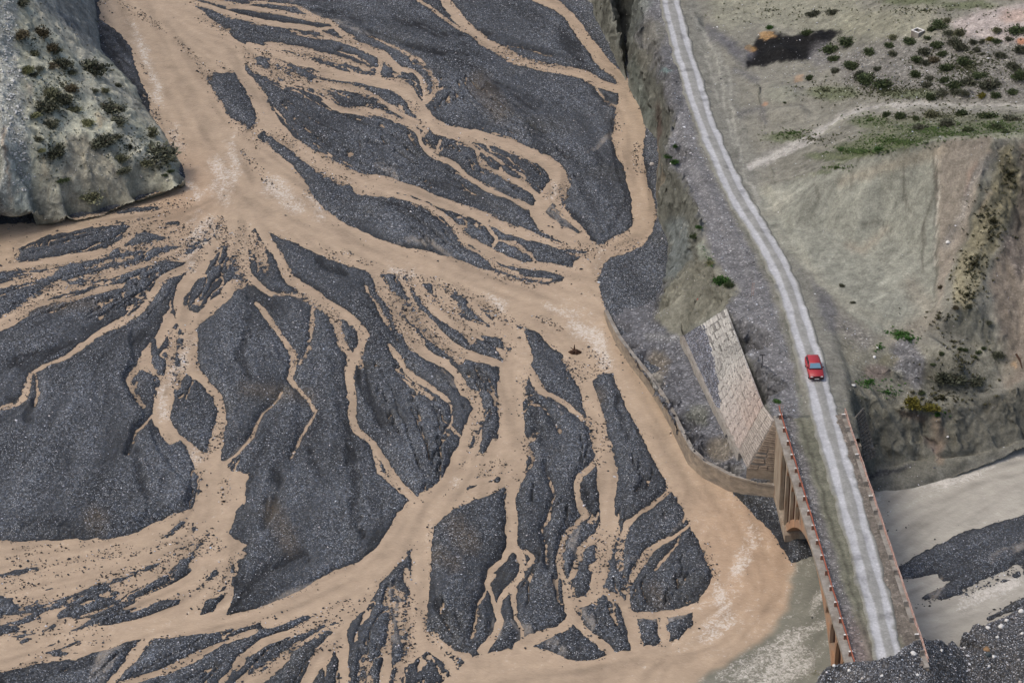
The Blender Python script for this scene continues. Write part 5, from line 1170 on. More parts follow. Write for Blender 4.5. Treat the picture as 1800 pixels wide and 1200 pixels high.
def palA(u, v):
    c = np.array([0.46, 0.445, 0.41])
    if u > 0.45: c = c * (1 - min(1, (u - 0.45) * 2)) + np.array([0.42, 0.345, 0.30]) * min(1, (u - 0.45) * 2)
    band = math.exp(-((u - 0.38 - 0.05 * math.sin(v * 7)) / 0.09) ** 2); c = c * (1 - 0.28 * band)
    if v < 0.45 and u > 0.55: c = c * 0.85 + np.array([0.5, 0.49, 0.47]) * 0.15
    n = math.sin(u * 40 + v * 17) * math.sin(u * 23 - v * 31)
    if u < 0.30 and n > 0.55: c = c * 0.5
    return c
facet(T0, T1, E0, E1, palA, 3, "paving_main")
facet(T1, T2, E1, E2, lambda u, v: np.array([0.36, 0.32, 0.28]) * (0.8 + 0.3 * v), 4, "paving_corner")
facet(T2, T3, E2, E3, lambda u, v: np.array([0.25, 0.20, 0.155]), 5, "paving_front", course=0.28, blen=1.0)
ww = bridge_world(0, 7.45, 4.0)
wing = add("rubble_wing_wall", None, label="dark rubble wing wall at the corner where the pale railing begins", cat="wall", loc=tuple(ww))
facet(bridge_world(3.2, 7.42, 4.6), bridge_world(0.6, 11.0, 4.4), bridge_world(1.6, 7.42, 9.15), bridge_world(-2.2, 9.8, 8.9), lambda u, v: np.array([0.115, 0.105, 0.09]), 8, "wing_stones", course=0.34, blen=0.45, root=wing)
mb = MB()                                            # plinth below the front facet
pl_ = [T2 - T1 + np.array([-0.15, -0.05, 0]), T3 - T1 + np.array([0.0, -0.05, 0])]
for (a_, b_) in (((0, 0, 0.02), (0, 0, -1.6)),):
    q_ = [pl_[0], pl_[1], pl_[1] + np.array([0, 0.7, 0]), pl_[0] + np.array([0.2, 0.7, 0])]
    t_ = [mb.bm.verts.new(p_ + np.array([0, 0, 0.02])) for p_ in q_]; u_ = [mb.bm.verts.new(p_ + np.array([0, -0.1, -1.6])) for p_ in q_]
    mb.bm.faces.new(t_)
    for i in range(4): mb.bm.faces.new((t_[i], u_[i], u_[(i+1) % 4], t_[(i+1) % 4]))
add("plinth", mb.mesh("revetment_plinth"), M['wall_concrete'], parent=rev)
# gravel that has slid over the lower courses
NA, NBv = 90, 40
V = []; keepv = []
nrmA = np.cross(T1 - T0, E0 - T0); nrmA /= np.linalg.norm(nrmA); nrmA = nrmA if nrmA[2] > 0 else -nrmA
aa, bb = np.meshgrid(np.linspace(0.01, 0.66, NA), np.linspace(-0.03, 0.66, NBv))
PP = T0[None, None] + (T1 - T0)[None, None] * aa[..., None] + ((E0 - T0)[None, None] * (1 - aa[..., None]) + (E1 - T1)[None, None] * aa[..., None]) * bb[..., None]
lim = np.interp(aa, [0, 0.1, 0.35, 0.5, 0.62, 0.66], [0.46, 0.48, 0.36, 0.26, 0.14, 0.02]) + 0.07 * fbm(aa * 22, bb * 8, 3, 121)
hh = 0.30 * sstep(lim + 0.03, lim - 0.12, bb) + 0.04 * fbm(aa * 60, bb * 30, 2, 122) - 0.10 * (bb > lim) + 0.14 * sstep(0.05, -0.03, bb)
PP = PP + nrmA * hh[..., None]
tn = (1 + 0.25 * fbm(aa * 30, bb * 12, 3, 123))[..., None]
me = np_mesh("spilled_gravel", (PP - T1).reshape(-1, 3), grid_faces(*aa.shape), (np.array([0.125, 0.125, 0.138]) * tn).reshape(-1, 3), attrs={"stony": np.ones(aa.size)})
add("spilled_gravel", me, M['gravel'], parent=rev, kind="stuff", label="dark gravel slid over the lower stone courses")
# ------------------------------------------------------------------ the red car
cp = P(1431, 655, 9.4)
k = int(np.argmin((rx - cp[0]) ** 2 + (ry - cp[1]) ** 2))
cz = float(np.median(RZ[k, 6:30])) + 0.0
car = add("car", None, label="small red hatchback driving along the dirt road towards the bridge", cat="car", loc=(rx[k] - 0.05, ry[k], cz + 0.02), rot=(0, 0, math.atan2(tx[k], -ty[k])))
# local frame: -y is the front of the car
def loft(sections):
    """sections: lists of points of equal length, joined into a closed skin"""
    mb = MB(); R = [[mb.bm.verts.new(p) for p in s] for s in sections]
    n = len(sections[0])
    for a, b_ in zip(R[:-1], R[1:]):
        for i in range(n): mb.bm.faces.new((a[i], a[(i+1) % n], b_[(i+1) % n], b_[i]))
    mb.bm.faces.new(R[0][::-1]); mb.bm.faces.new(R[-1])
    return mb
def bsec(y, hw, z0, zs, zt, inset):
    return [(-hw*0.94, y, z0), (hw*0.94, y, z0), (hw, y, z0+0.16), (hw, y, zs), (hw-inset, y, zt), (-hw+inset, y, zt), (-hw, y, zs), (-hw, y, z0+0.16)]
body = loft([bsec(-1.96,0.70,0.30,0.56,0.64,0.06), bsec(-1.88,0.77,0.22,0.62,0.72,0.06), bsec(-1.2,0.81,0.20,0.72,0.83,0.07), bsec(-0.78,0.815,0.20,0.80,0.90,0.06), bsec(0.2,0.82,0.20,0.83,0.92,0.05),
             bsec(1.35,0.82,0.20,0.84,0.93,0.05), bsec(1.82,0.80,0.24,0.82,0.93,0.06), bsec(1.95,0.74,0.34,0.74,0.86,0.07)])
bmesh.ops.bevel(body.bm, geom=[e for e in body.bm.edges if e.calc_face_angle(0) > 0.5], offset=0.03, segments=2, affect='EDGES')
add("body", body.mesh("car_body", True), M['car_paint'], parent=car)
def csec(z, y0, y1, hw): return [(-hw, y0, z), (hw, y0, z), (hw, y1, z), (-hw, y1, z)]
cab = loft([csec(0.90,-0.80,1.78,0.735), csec(1.30,-0.22,1.52,0.60), csec(1.37,-0.05,1.36,0.54)])
bmesh.ops.bevel(cab.bm, geom=[e for e in cab.bm.edges if e.calc_face_angle(0) > 0.4], offset=0.035, segments=2, affect='EDGES')
add("roof", cab.mesh("car_cabin", True), M['car_paint'], parent=car)
def pane(name, q, mat):
    mb = MB(); c = sum((Vector(p) for p in q), Vector()) / 4
    nrm = (Vector(q[1]) - Vector(q[0])).cross(Vector(q[3]) - Vector(q[0])).normalized()
    out = nrm if nrm.dot(c - Vector((0, 0.4, 1.0))) > 0 else -nrm
    A = [mb.bm.verts.new(Vector(p) + out * 0.012) for p in q]; B = [mb.bm.verts.new(Vector(p) - out * 0.02) for p in q]
    mb.bm.faces.new(A); mb.bm.faces.new(B[::-1])
    for i in range(4): mb.bm.faces.new((A[i], A[(i+1) % 4], B[(i+1) % 4], B[i]))
    return add(name, mb.mesh(name), mat, parent=car)
def lerp(a, b_, t): return tuple(a[i] + (b_[i] - a[i]) * t for i in range(3))
fl, fr, ftl, ftr = (-0.735,-0.80,0.90), (0.735,-0.80,0.90), (-0.60,-0.22,1.30), (0.60,-0.22,1.30)
pane("windshield", [lerp(lerp(fl,fr,.06),lerp(ftl,ftr,.06),.10), lerp(lerp(fl,fr,.94),lerp(ftl,ftr,.94),.10), lerp(lerp(fl,fr,.93),lerp(ftl,ftr,.93),.96), lerp(lerp(fl,fr,.07),lerp(ftl,ftr,.07),.96)], M['glass'])
bl_, br_, btl, btr = (-0.735,1.78,0.90), (0.735,1.78,0.90), (-0.60,1.52,1.30), (0.60,1.52,1.30)
pane("rear_window", [lerp(lerp(bl_,br_,.08),lerp(btl,btr,.08),.2), lerp(lerp(bl_,br_,.92),lerp(btl,btr,.92),.2), lerp(lerp(bl_,br_,.9),lerp(btl,btr,.9),.92), lerp(lerp(bl_,br_,.1),lerp(btl,btr,.1),.92)], M['dark_glass'])
for sgn in (-1, 1):
    a, b_, c_, d_ = (sgn*0.735,-0.80,0.90), (sgn*0.735,1.78,0.90), (sgn*0.60,1.52,1.30), (sgn*0.60,-0.22,1.30)
    for t0, t1 in ((0.10, 0.50), (0.54, 0.90)):
        pane("side_window", [lerp(lerp(a,b_,t0),lerp(d_,c_,t0),.1), lerp(lerp(a,b_,t1),lerp(d_,c_,t1),.1), lerp(lerp(a,b_,t1),lerp(d_,c_,t1),.94), lerp(lerp(a,b_,t0),lerp(d_,c_,t0),.94)], M['dark_glass'])
    add("mirror", MB().box(sgn*0.84-0.07, sgn*0.84+0.07, -0.66, -0.54, 0.92, 1.03, 0.02).mesh("mirror"), M['trim'], parent=car)
    add("headlight", MB().box(sgn*0.54-0.13, sgn*0.54+0.13, -1.985, -1.90, 0.52, 0.64, 0.02).mesh("headlight"), M['lamp'], parent=car)
    for yy in (-1.22, 1.22):
        w = add("wheel", None, parent=car, loc=(sgn*0.72, yy, 0.29))
        mb = MB(); prof_ = [(0.29 * math.cos(t), 0.29 * math.sin(t)) for t in [2*math.pi*i/20 for i in range(20)]]
        mb.prism(prof_, -0.09, 0.105 if sgn > 0 else 0.09); add("tyre", mb.mesh("tyre"), M['tyre'], parent=w)
        mb = MB(); prof_ = [(0.17 * math.cos(t), 0.17 * math.sin(t)) for t in [2*math.pi*i/16 for i in range(16)]]
        mb.prism(prof_, sgn*0.085, sgn*0.115); add("rim", mb.mesh("rim"), M['rim'], parent=w)
add("grille", MB().box(-0.38, 0.38, -1.99, -1.92, 0.50, 0.62, 0.01).mesh("grille"), M['trim'], parent=car)
add("bumper", MB().box(-0.76, 0.76, -2.06, -1.84, 0.27, 0.44, 0.04).mesh("bumper"), M['trim'], parent=car)
add("number_plate", MB().box(-0.24, 0.24, -2.075, -2.055, 0.31, 0.41).mesh("number_plate"), M['plate'], parent=car)
add("wiper_panel", MB().box(-0.70, 0.70, -0.93, -0.80, 0.88, 0.905).mesh("wiper_panel"), M['trim'], parent=car)

# ------------------------------------------------------------------ posts, concrete box, driftwood
q = hit(1338.5, 653)
t = add("post", None, label="thin dark pole standing in the gravel between revetment and road", cat="post", loc=tuple(q))
add("shaft", MB().tube([(0, 0, -0.3), (0.02, 0, 2.15)], [0.055, 0.045], 8).mesh("shaft"), M['pole'], parent=t)
add("cross_arm", MB().box(-0.28, 0.28, -0.03, 0.03, 2.02, 2.10).mesh("cross_arm"), M['pole'], parent=t)
q = hit(1323, 520)
t = add("marker_post", None, label="slim pale lattice marker post above the paved slope", cat="post", loc=tuple(q))
for dx in (-0.11, 0.11): add("upright", MB().tube([(dx, 0, -0.2), (dx, 0, 1.7)], 0.022, 6).mesh("upright"), M['pale_rust'], parent=t)
for i in range(7): add("rung", MB().tube([(-0.11, 0, 0.2 + 0.23 * i), (0.11, 0, 0.2 + 0.23 * i)], 0.016, 6).mesh("rung"), M['pale_rust'], parent=t)
for n_, (px_, nm) in enumerate(((1371, "left"), (1375, "right"))):
    q = hit(px_, 735)
    t = add("guide_post", None, label="thin rusty guide post at the bridge railing end, %s of the pair" % ("nearer the revetment" if n_ == 0 else "nearer the road"), cat="post", group="rusty guide posts by the railing end", loc=tuple(q))
    add("shaft", MB().tube([(0, 0, -0.2), (0.01, 0, 1.55)], 0.03, 6).mesh("guide_shaft"), M['pale_rust'], parent=t)
q = hit(1613, 62)
bx = add("concrete_box", None, label="small open concrete box with white rim on the upper plateau", cat="well", loc=(q[0], q[1], q[2] - 0.35), rot=(0, 0, math.radians(43)))
for (x0, x1, y0, y1) in ((-0.62, 0.62, -0.62, -0.48), (-0.62, 0.62, 0.48, 0.62), (-0.62, -0.48, -0.479, 0.479), (0.48, 0.62, -0.479, 0.479)):
    add("side_wall", MB().box(x0, x1, y0, y1, 0.0, 0.92).mesh("box_side"), M['grey_concrete'], parent=bx)
    add("rim", MB().box(x0 - 0.02, x1 + 0.02, y0 - 0.001, y1 + 0.001, 0.922, 1.0).mesh("box_rim"), M['white_paint'], parent=bx)
add("floor_slab", MB().box(-0.47, 0.47, -0.47, 0.47, 0.0, 0.1).mesh("box_floor"), M['dark_concrete'], parent=bx)
q = P(1011, 620, 0.0)
dw = add("driftwood_stump", None, label="dark brown uprooted tree stump stranded in the muddy main channel", cat="driftwood", loc=tuple(q))
r_ = random.Random(5)
pts = [(0.7 * math.cos(a) * (1 + 0.25 * r_.uniform(-1, 1)), 0.45 * math.sin(a) * (1 + 0.25 * r_.uniform(-1, 1))) for a in [2*math.pi*i/11 for i in range(11)]]
mb = MB(); rings = []
for kz, sc_ in ((-0.3, 1.1), (0.08, 0.95), (0.28, 0.62), (0.42, 0.25)):
    rings.append([mb.bm.verts.new((x * sc_ + r_.uniform(-.05, .05), y * sc_ + r_.uniform(-.05, .05), kz + r_.uniform(-.04, .04))) for x, y in pts])
for a, b_ in zip(rings[:-1], rings[1:]):
    for i in range(11): mb.bm.faces.new((a[i], a[(i+1) % 11], b_[(i+1) % 11], b_[i]))
mb.bm.faces.new(rings[-1])
add("root_mass", mb.mesh("root_mass"), M['wood'], parent=dw)
for i in range(9):
    a = r_.uniform(0, 6.28); L_ = r_.uniform(0.5, 1.0)
    add("root", MB().tube([(0, 0, 0.1), (0.4 * L_ * math.cos(a), 0.3 * L_ * math.sin(a), 0.35), (L_ * math.cos(a), 0.8 * L_ * math.sin(a), r_.uniform(0.0, 0.45))], [0.10, 0.07, 0.025], 6).mesh("root"), M['wood'], parent=dw)
add("snag", MB().tube([(-0.05, 0, 0.2), (-0.1, 0.05, 0.7), (-0.08, 0.1, 1.05)], [0.13, 0.09, 0.04], 7).mesh("snag"), M['wood'], parent=dw)
# fallen tree and rag seen at the edges
q0, q1 = hit(1786, 624), hit(1796, 650)
t = add("fallen_trunk", None, label="bare dark log lying on the brown slope by the right frame edge", cat="log", loc=tuple(q0))
d_ = q1 - q0
add("trunk", MB().tube([(0, 0, 0.12), tuple(d_ * 0.5 + np.array([0.1, 0, 0.16])), tuple(d_ + np.array([0, 0, 0.1]))], [0.13, 0.11, 0.06], 7).mesh("log_trunk"), M['wood'], parent=t)
add("branch", MB().tube([tuple(d_ * 0.4 + np.array([0, 0, 0.1])), tuple(d_ * 0.5 + np.array([0.5, 0.5, 0.35]))], [0.06, 0.02], 6).mesh("log_branch"), M['wood'], parent=t)
q = hit(1229, 528)
mb = MB(); r_ = random.Random(9)
G = [[(0.16 * i - 0.24 + r_.uniform(-.04, .04), 0.12 * j - 0.2 + r_.uniform(-.04, .04), 0.10 + 0.09 * r_.random()) for i in range(4)] for j in range(4)]
mb.quadstrip(G); o = add("cloth_scrap", mb.mesh("cloth_scrap"), M['red_cloth'], label="crumpled red rag lying on the green spur above the paved slope", cat="rag", loc=tuple(q))
md = o.modifiers.new("thick", 'SOLIDIFY'); md.thickness = 0.03

# ------------------------------------------------------------------ stones
OCT = np.array([(1,0,0),(-1,0,0),(0,1,0),(0,-1,0),(0,0,1),(0,0,-1)], float)
OF = np.array([(0,2,4),(2,1,4),(1,3,4),(3,0,4),(2,0,5),(1,2,5),(3,1,5),(0,3,5)])
def stones(name, XYZ, size, cols, label, flat=0.6, parent=None, mat='stone'):
    n = len(XYZ)
    jit = OCT[None] * rng.uniform(0.6, 1.3, (n, 6, 3)) + rng.uniform(-0.25, 0.25, (n, 6, 3))
    a = rng.uniform(0, 6.28, n); ca, sa = np.cos(a)[:, None], np.sin(a)[:, None]
    x = jit[..., 0] * ca - jit[..., 1] * sa * 0.75; y = jit[..., 0] * sa + jit[..., 1] * ca * 0.75; z = jit[..., 2] * flat
    V = np.stack([x, y, z], -1) * (size / 2)[:, None, None] + XYZ[:, None] + np.array([0, 0, 1]) * (size * 0.12)[:, None, None]
    Fc = (OF[None] + 6 * np.arange(n)[:, None, None]).reshape(-1, 3)
    me = np_mesh(name, V.reshape(-1, 3), Fc, np.repeat(cols, 6, 0), smooth=False)
    return add(name, me, M[mat], label=label, kind="stuff", parent=parent)
def stone_cols(n, white=0.2, base=0.10, blue=1.08):
    v = base * np.exp(rng.normal(0, 0.45, n)); w = rng.random(n) < white
    v = np.where(w, rng.uniform(0.32, 0.68, n), v)
    t = rng.normal(0, 0.05, n)
    return np.clip(np.stack([v * (1 + t), v, v * (blue - t)], -1), 0.01, 0.7)
def scatter(n, x0, x1, y0, y1): return rng.uniform(x0, x1, n), rng.uniform(y0, y1, n)
# river cobbles
x, y = scatter(120000, -78, 62, -68, 104)
h = grid_sample(H, RX, RY, x, y); st_ = grid_sample(stony, RX, RY, x, y)
top = np.full(x.shape, -50.0)
for gx_, gy_, Z_ in TERR[1:]:
    ins = (x > gx_[0]) & (x < gx_[-1]) & (y > gy_[0]) & (y < gy_[-1])
    top[ins] = np.maximum(top[ins], grid_sample(Z_, gx_, gy_, x[ins], y[ins]))
u_, v_ = to_px(x, y, h)
ok = (h > 0.0) & (top < h) & (rng.random(len(x)) < 0.25 + 0.6 * st_) & (u_ > -30) & (u_ < 1830) & (v_ > -30) & (v_ < 1230)
x, y, h = x[ok], y[ok], h[ok]
sz = np.clip(0.105 * np.exp(rng.normal(0, 0.42, len(x))), 0.05, 0.45)
stones("cobbles", np.stack([x, y, h], -1), sz, stone_cols(len(x), 0.24, 0.075), "loose river cobbles strewn over the gravel bars")
# stones standing in the riffles
x, y = scatter(430000, -78, 62, -68, 104)
h = grid_sample(H, RX, RY, x, y); sp = grid_sample(spk, RX, RY, x, y); sk_ = grid_sample(SK1, RX, RY, x, y); ff = grid_sample(f, RX, RY, x, y)
pr = 0.55 * sp + 0.42 * sstep(7, 0.5, ff) * sstep(-0.7, 0.3, sk_) + 0.10 * sstep(0.0, 0.7, sk_) * sstep(26, 8, ff) * (1 - sstep(1000, 1200, to_px(x, y, 0 * x)[0])) + 0.006
ok = (h < 0.02) & (h > -0.40) & (rng.random(len(x)) < pr) & (rng.random(len(x)) < 0.75)
x, y = x[ok], y[ok]
sz = np.clip(0.175 * np.exp(rng.normal(0, 0.38, len(x))), 0.08, 0.5)
stones("riffle_stones", np.stack([x, y, np.full(len(x), 0.02)], -1), sz, stone_cols(len(x), 0.05, 0.045, 1.04), "dark wet stones standing out of the shallow water", flat=0.55)
# road shelf, plateau and terrace gravel
x, y = scatter(90000, 10, 80, -46, 112)
gz = grid_sample(np.where(np.isfinite(RBG[2]), RBG[2], -50), RBG[0], RBG[1], x, y)
u_, v_ = to_px(x, y, gz)
shelf = np.maximum.reduce([poly_field(u_, v_, p_) for p_ in (
  [(1150,-20),(1170,-20),(1200,120),(1235,260),(1290,380),(1350,500),(1395,640),(1405,735),(1362,735),(1280,545),(1300,510),(1250,450),(1235,390),(1205,320),(1180,280),(1190,200)],
  [(1060,450),(1165,440),(1165,520),(1150,560),(1195,600),(1290,800),(1365,835),(1365,850),(1215,790),(1110,620),(1070,560)])])
plat = np.maximum.reduce([poly_field(u_, v_, p_) for p_ in ([(1430,90),(1560,70),(1810,60),(1810,180),(1600,180),(1480,150)], [(1575,592),(1600,590),(1625,640),(1615,690),(1590,660),(1560,640)], [(1480,560),(1530,590),(1510,620),(1470,600)], [(1660,740),(1745,690),(1750,715),(1690,735)], [(1340,130),(1470,70),(1480,140),(1400,160)])])
pr = 0.62 * (shelf > 0) * (0.4 + 0.6 * (vnoise(x * 0.5, y * 0.5, 131) > -0.1)) + 0.30 * (plat > 0) + 0.07
ok = (gz > -1) & (rng.random(len(x)) < pr) & (in_paved.min() < 0)
ok &= poly_field(u_, v_, [(1203,585),(1277,540),(1362,738),(1366,826),(1315,826)]) < -2
droad = -seg_field(u_, v_, [[(1178,-60,34),(1210,120,38),(1245,230,40),(1300,350,42),(1360,450,44),(1403,560,46),(1432,660,48),(1460,760,50)]])
ok &= droad > 2
ok &= ~((poly_field(u_, v_, [(1330,335),(1390,318),(1490,284),(1660,245),(1645,540),(1560,600),(1480,535),(1400,460)]) > 0) & (rng.random(len(x)) < 0.85))
x, y, gz = x[ok], y[ok], gz[ok]
sz = np.clip(0.13 * np.exp(rng.normal(0, 0.42, len(x))), 0.06, 0.5)
stones("bank_stones", np.stack([x, y, gz], -1), sz, stone_cols(len(x), 0.34, 0.15, 1.04), "loose pale and grey stones scattered along the road shelf and plateau")
# embankment gravel
ge = TERR[-1]
x, y = scatter(60000, 27, 61, -97, -41)
gz = grid_sample(ge[2], ge[0], ge[1], x, y); u_, v_ = to_px(x, y, gz)
ok = (gz > 0.3) & (u_ > 1380) & (u_ < 1830) & (v_ > 1040) & (v_ < 1230)
x, y, gz = x[ok], y[ok], gz[ok]
sz = np.clip(0.13 * np.exp(rng.normal(0, 0.4, len(x))), 0.06, 0.4)
stones("embankment_stones", np.stack([x, y, gz], -1), sz, stone_cols(len(x), 0.16, 0.085, 1.03), "coarse dark gravel and small pale stones on the embankment")
# deck gravel along the left kerb
n = 900
s_, t_ = rng.uniform(0, 44, n), 0.75 + np.abs(rng.normal(0, 0.55, n))
x, y = A0[0] + bd[0] * s_ - bd[1] * t_, A0[1] + bd[1] * s_ + bd[0] * t_
z = grid_sample(DZ, dt_, ds_, t_, s_)
loc = np.stack([t_, -s_, z], -1)
stones("deck_gravel", loc, np.clip(0.09 * np.exp(rng.normal(0, 0.35, n)), 0.04, 0.25), stone_cols(n, 0.35, 0.15, 1.0), None, parent=bridge)
# white angular blocks on the left rock rib
n = 520
tt_ = rng.random(n)
px_ = np.interp(tt_, [0, 0.3, 0.6, 1], [8, 14, 24, 40]) + rng.normal(0, 9, n); py_ = tt_ * 330 + rng.normal(0, 8, n)
L_ = hits(px_, py_)
stones("rib_blocks", np.array(L_), np.clip(0.30 * np.exp(rng.normal(0, 0.4, n)), 0.15, 0.8), np.clip(rng.uniform(0.28, 0.58, n)[:, None] * np.array([0.98, 1.0, 0.98]), 0, 0.7), "pale angular rock fragments on the rib of the left promontory", flat=0.7)

# scree crumbs on the promontory
n = 3600
px_, py_ = rng.uniform(-10, 335, n), rng.uniform(-5, 395, n)
L_ = hits(px_, py_); L_ = L_[L_[:, 2] > 0.9]; n = len(L_)
stones("hill_crumbs", L_, np.clip(0.13 * np.exp(rng.normal(0, 0.5, n)), 0.05, 0.6), np.clip(rng.uniform(0.16, 0.48, n)[:, None] * np.array([1.0, 0.98, 0.86]), 0, 0.7), "small loose rock crumbs on the left promontory", flat=0.7)

# single boulders
def rock_mesh(name, seed, color):
    bm = bmesh.new(); bmesh.ops.create_icosphere(bm, subdivisions=2, radius=0.5)
    r_ = random.Random(seed); ph = [r_.uniform(0, 6.28) for _ in range(6)]
    for v in bm.verts:
        c = v.co.normalized()
        v.co = c * 0.5 * (1 + 0.14 * math.sin(3 * c.x + ph[0]) + 0.12 * math.sin(4 * c.y + ph[1]) + 0.10 * math.sin(5 * c.z + ph[2]) + r_.uniform(-0.05, 0.05))
        v.co.z *= 0.62; v.co.y *= 0.8
    me = bpy.data.meshes.new(name); bm.to_mesh(me); bm.free()
    me.polygons.foreach_set("use_smooth", [True] * len(me.polygons))
    a = me.color_attributes.new("tint", 'FLOAT_COLOR', 'POINT'); a.data.foreach_set("color", list((*color, 1)) * len(me.vertices))
    me.materials.append(M['stone']); return me
RK = {'white': [rock_mesh("white_rock%d" % i, i, (0.62, 0.61, 0.58)) for i in range(4)], 'brown': [rock_mesh("brown_rock", 11, (0.26, 0.165, 0.09))], 'teal': [rock_mesh("teal_rock", 12, (0.07, 0.085, 0.09))], 'pale': [rock_mesh("pale_rock", 13, (0.46, 0.42, 0.38))]}
BO = [(1606,1147,11,'white',"large white boulder at the end of the dirt road tracks"),(1613,1185,7,'white',"round white boulder low on the embankment below the road end"),(1734,1139,14,'brown',"rounded brown boulder on the dark gravel embankment"),
 (1737,1148,12,'teal',"dark grey-green boulder touching the brown boulder"),(1746,1153,8,'white',"white boulder just below the dark grey-green boulder"),(1753,1119,7,'white',"white stone above the brown boulder on the embankment"),(1736,1102,9,'white',"long white boulder at the top edge of the embankment by the water"),
 (1795,1073,12,'white',"largest white boulder at the right frame edge of the embankment"),(1760,1099,11,'white',"white boulder at the water line, middle of the row of three"),(1769,1089,9,'white',"white boulder at the water line, furthest up the bank of the row of three"),(1708,1050,7,'white',"white stone at the tip of the gravel bar in the grey river"),
 (1655,1142,7,'white',"pale stone half buried near the embankment crest"),(1515,1193,7,'pale',"pinkish pale stone at the bottom frame edge left of the road end"),(1695,1137,6,'white',"small white stone midway between the crest and the brown boulder"),(1550,1187,6,'white',"small white stone below the left wheel track"),
 (1738,1170,7,'white',"flat white stone below the white boulder pair"),(1797,1112,7,'white',"white stone at the right frame edge below the largest white boulder"),(1493,1177,8,'white',"white stone under the bridge railing end"),(1466,1169,7,'white',"white stone at the left corner of the embankment crest"),
 (1666,427,9,'white',"white boulder lying alone on the brown eroded slope"),(1180,291,8,'white',"long white rock at the cliff edge beside the shrubs"),(1146,288,9,'pale',"pale pinkish rock at the foot of the river cliff"),(1500,676,8,'white',"white rock at the top of the eroded gully beside the road"),(1537,627,7,'white',"pale flat rock on the terrace beside the gravel heap"),
 (1666,767,5,'white',"small white stone low on the cut bank above the grey river"),(1542,611,5,'white',"small white stone beside the bright green weeds on the terrace"),(1737,104,5,'white',"bright white stone among the shrubs on the plateau"),(1620,131,6,'pale',"pale rock among the shrubs left of the plateau centre"),(1793,1198,7,'pale',"pinkish stone in the bottom right corner of the embankment")]
for i, (px_, py_, w, kd, lb) in enumerate(BO):
    q = hit(px_, py_ + w * 0.25); d = np.linalg.norm(q - CAM); m_ = RK[kd][i % len(RK[kd])]
    s = w * d / F_PX
    o = add("boulder", m_, label=lb, cat="boulder", group="pale boulders on the banks" if kd in ('white', 'pale') else None, loc=(q[0], q[1], q[2] + 0.12 * s), rot=(random.uniform(-.2, .2), random.uniform(-.2, .2), random.uniform(0, 6.28)))
    o.scale = (s, s, s)

# ------------------------------------------------------------------ shrubs, weeds, scrub
def leaf_mesh(name, n, seed, c0, c1, squash=0.75, leaf=0.13, core=0.35):
    """many small leaf blades in clumps through the crown's volume"""
    r_ = np.random.default_rng(seed)
    nc = 16
    cl = r_.normal(0, 1, (nc, 3)); cl /= np.linalg.norm(cl, axis=1)[:, None]; cl *= r_.uniform(core, 0.85, (nc, 1)); cl[:, 2] = np.abs(cl[:, 2])
    k = r_.integers(0, nc, n)
    p = cl[k] * 0.40 + r_.normal(0, 0.105, (n, 3)); p[:, 2] = np.abs(p[:, 2]) * squash + 0.02
    d = r_.normal(0, 1, (n, 3)) + p * 3 + np.array([0, 0, 0.6]); d /= np.linalg.norm(d, axis=1)[:, None]
    s = np.cross(d, r_.normal(0, 1, (n, 3))); s /= np.linalg.norm(s, axis=1)[:, None]
    L = leaf * r_.uniform(0.5, 1.2, (n, 1))
    V = np.stack([p - s * L * 0.28, p + d * L * 0.55 - s * L * 0.22, p + d * L, p + d * L * 0.5 + s * L * 0.3], 1).reshape(-1, 3)
    Fq = (np.arange(4)[None] + 4 * np.arange(n)[:, None])
    br = r_.uniform(0.65, 1.25, nc)[k] * r_.uniform(0.75, 1.25, n)
    mixv = r_.random(n)[:, None]
    c = (np.array(c0) * (1 - mixv) + np.array(c1) * mixv) * br[:, None]
    return np_mesh(name, V, Fq, np.repeat(np.clip(c, 0.005, 0.5), 4, 0), smooth=False)
def stem_mesh(name, seed):
    r_ = random.Random(seed); mb = MB()
    for i in range(6):
        a = r_.uniform(0, 6.28); l = r_.uniform(0.2, 0.36)
        mb.tube([(0, 0, -0.08), (0.4 * l * math.cos(a), 0.4 * l * math.sin(a), 0.12), (l * math.cos(a), l * math.sin(a), 0.30)], [0.03, 0.02, 0.008], 5)
    return mb.mesh(name)
KINDS = {'dark': ((0.052,0.058,0.038),(0.105,0.108,0.072)), 'green': ((0.036,0.054,0.024),(0.080,0.100,0.044)), 'brown': ((0.060,0.050,0.030),(0.10,0.085,0.050)), 'olive': ((0.075,0.080,0.045),(0.16,0.16,0.095)),
         'yellow': ((0.085,0.080,0.018),(0.19,0.165,0.030)), 'bright': ((0.030,0.075,0.018),(0.060,0.13,0.030)), 'lime': ((0.12,0.13,0.06),(0.26,0.26,0.13))}
LM = {kd: [leaf_mesh("foliage_%s%d" % (kd, i), 900, 100 * j + i, c0, c1) for i in range(3)] for j, (kd, (c0, c1)) in enumerate(KINDS.items())}
for l_ in LM.values():
    for m_ in l_: m_.materials.append(M['leaf'])
SM = [stem_mesh("stems%d" % i, i) for i in range(3)]
for m_ in SM: m_.materials.append(M['bark'])
COLN = {'dark': 'dark grey-green', 'green': 'dark green', 'brown': 'brownish', 'olive': 'pale olive', 'yellow': 'yellow-flowering', 'bright': 'bright green', 'lime': 'pale yellow-green'}
def shrub(px_, py_, w, kd, label, group, tall=1.0):
    q = hit(px_, py_ + w * 0.22); d = np.linalg.norm(q - CAM); s = 1.3 * w * d / F_PX
    r = random.randrange(3)
    o = add("shrub", None, label=label, cat="shrub", group=group, loc=(q[0], q[1], q[2] - 0.03 * s), rot=(0, 0, random.uniform(0, 6.28)))
    o.scale = (s * random.uniform(0.78, 1.22), s * random.uniform(0.78, 1.22), s * random.uniform(0.6, 1.1) * tall)
    add("foliage", LM[kd][r], parent=o); add("stem", SM[r], parent=o)
    return o
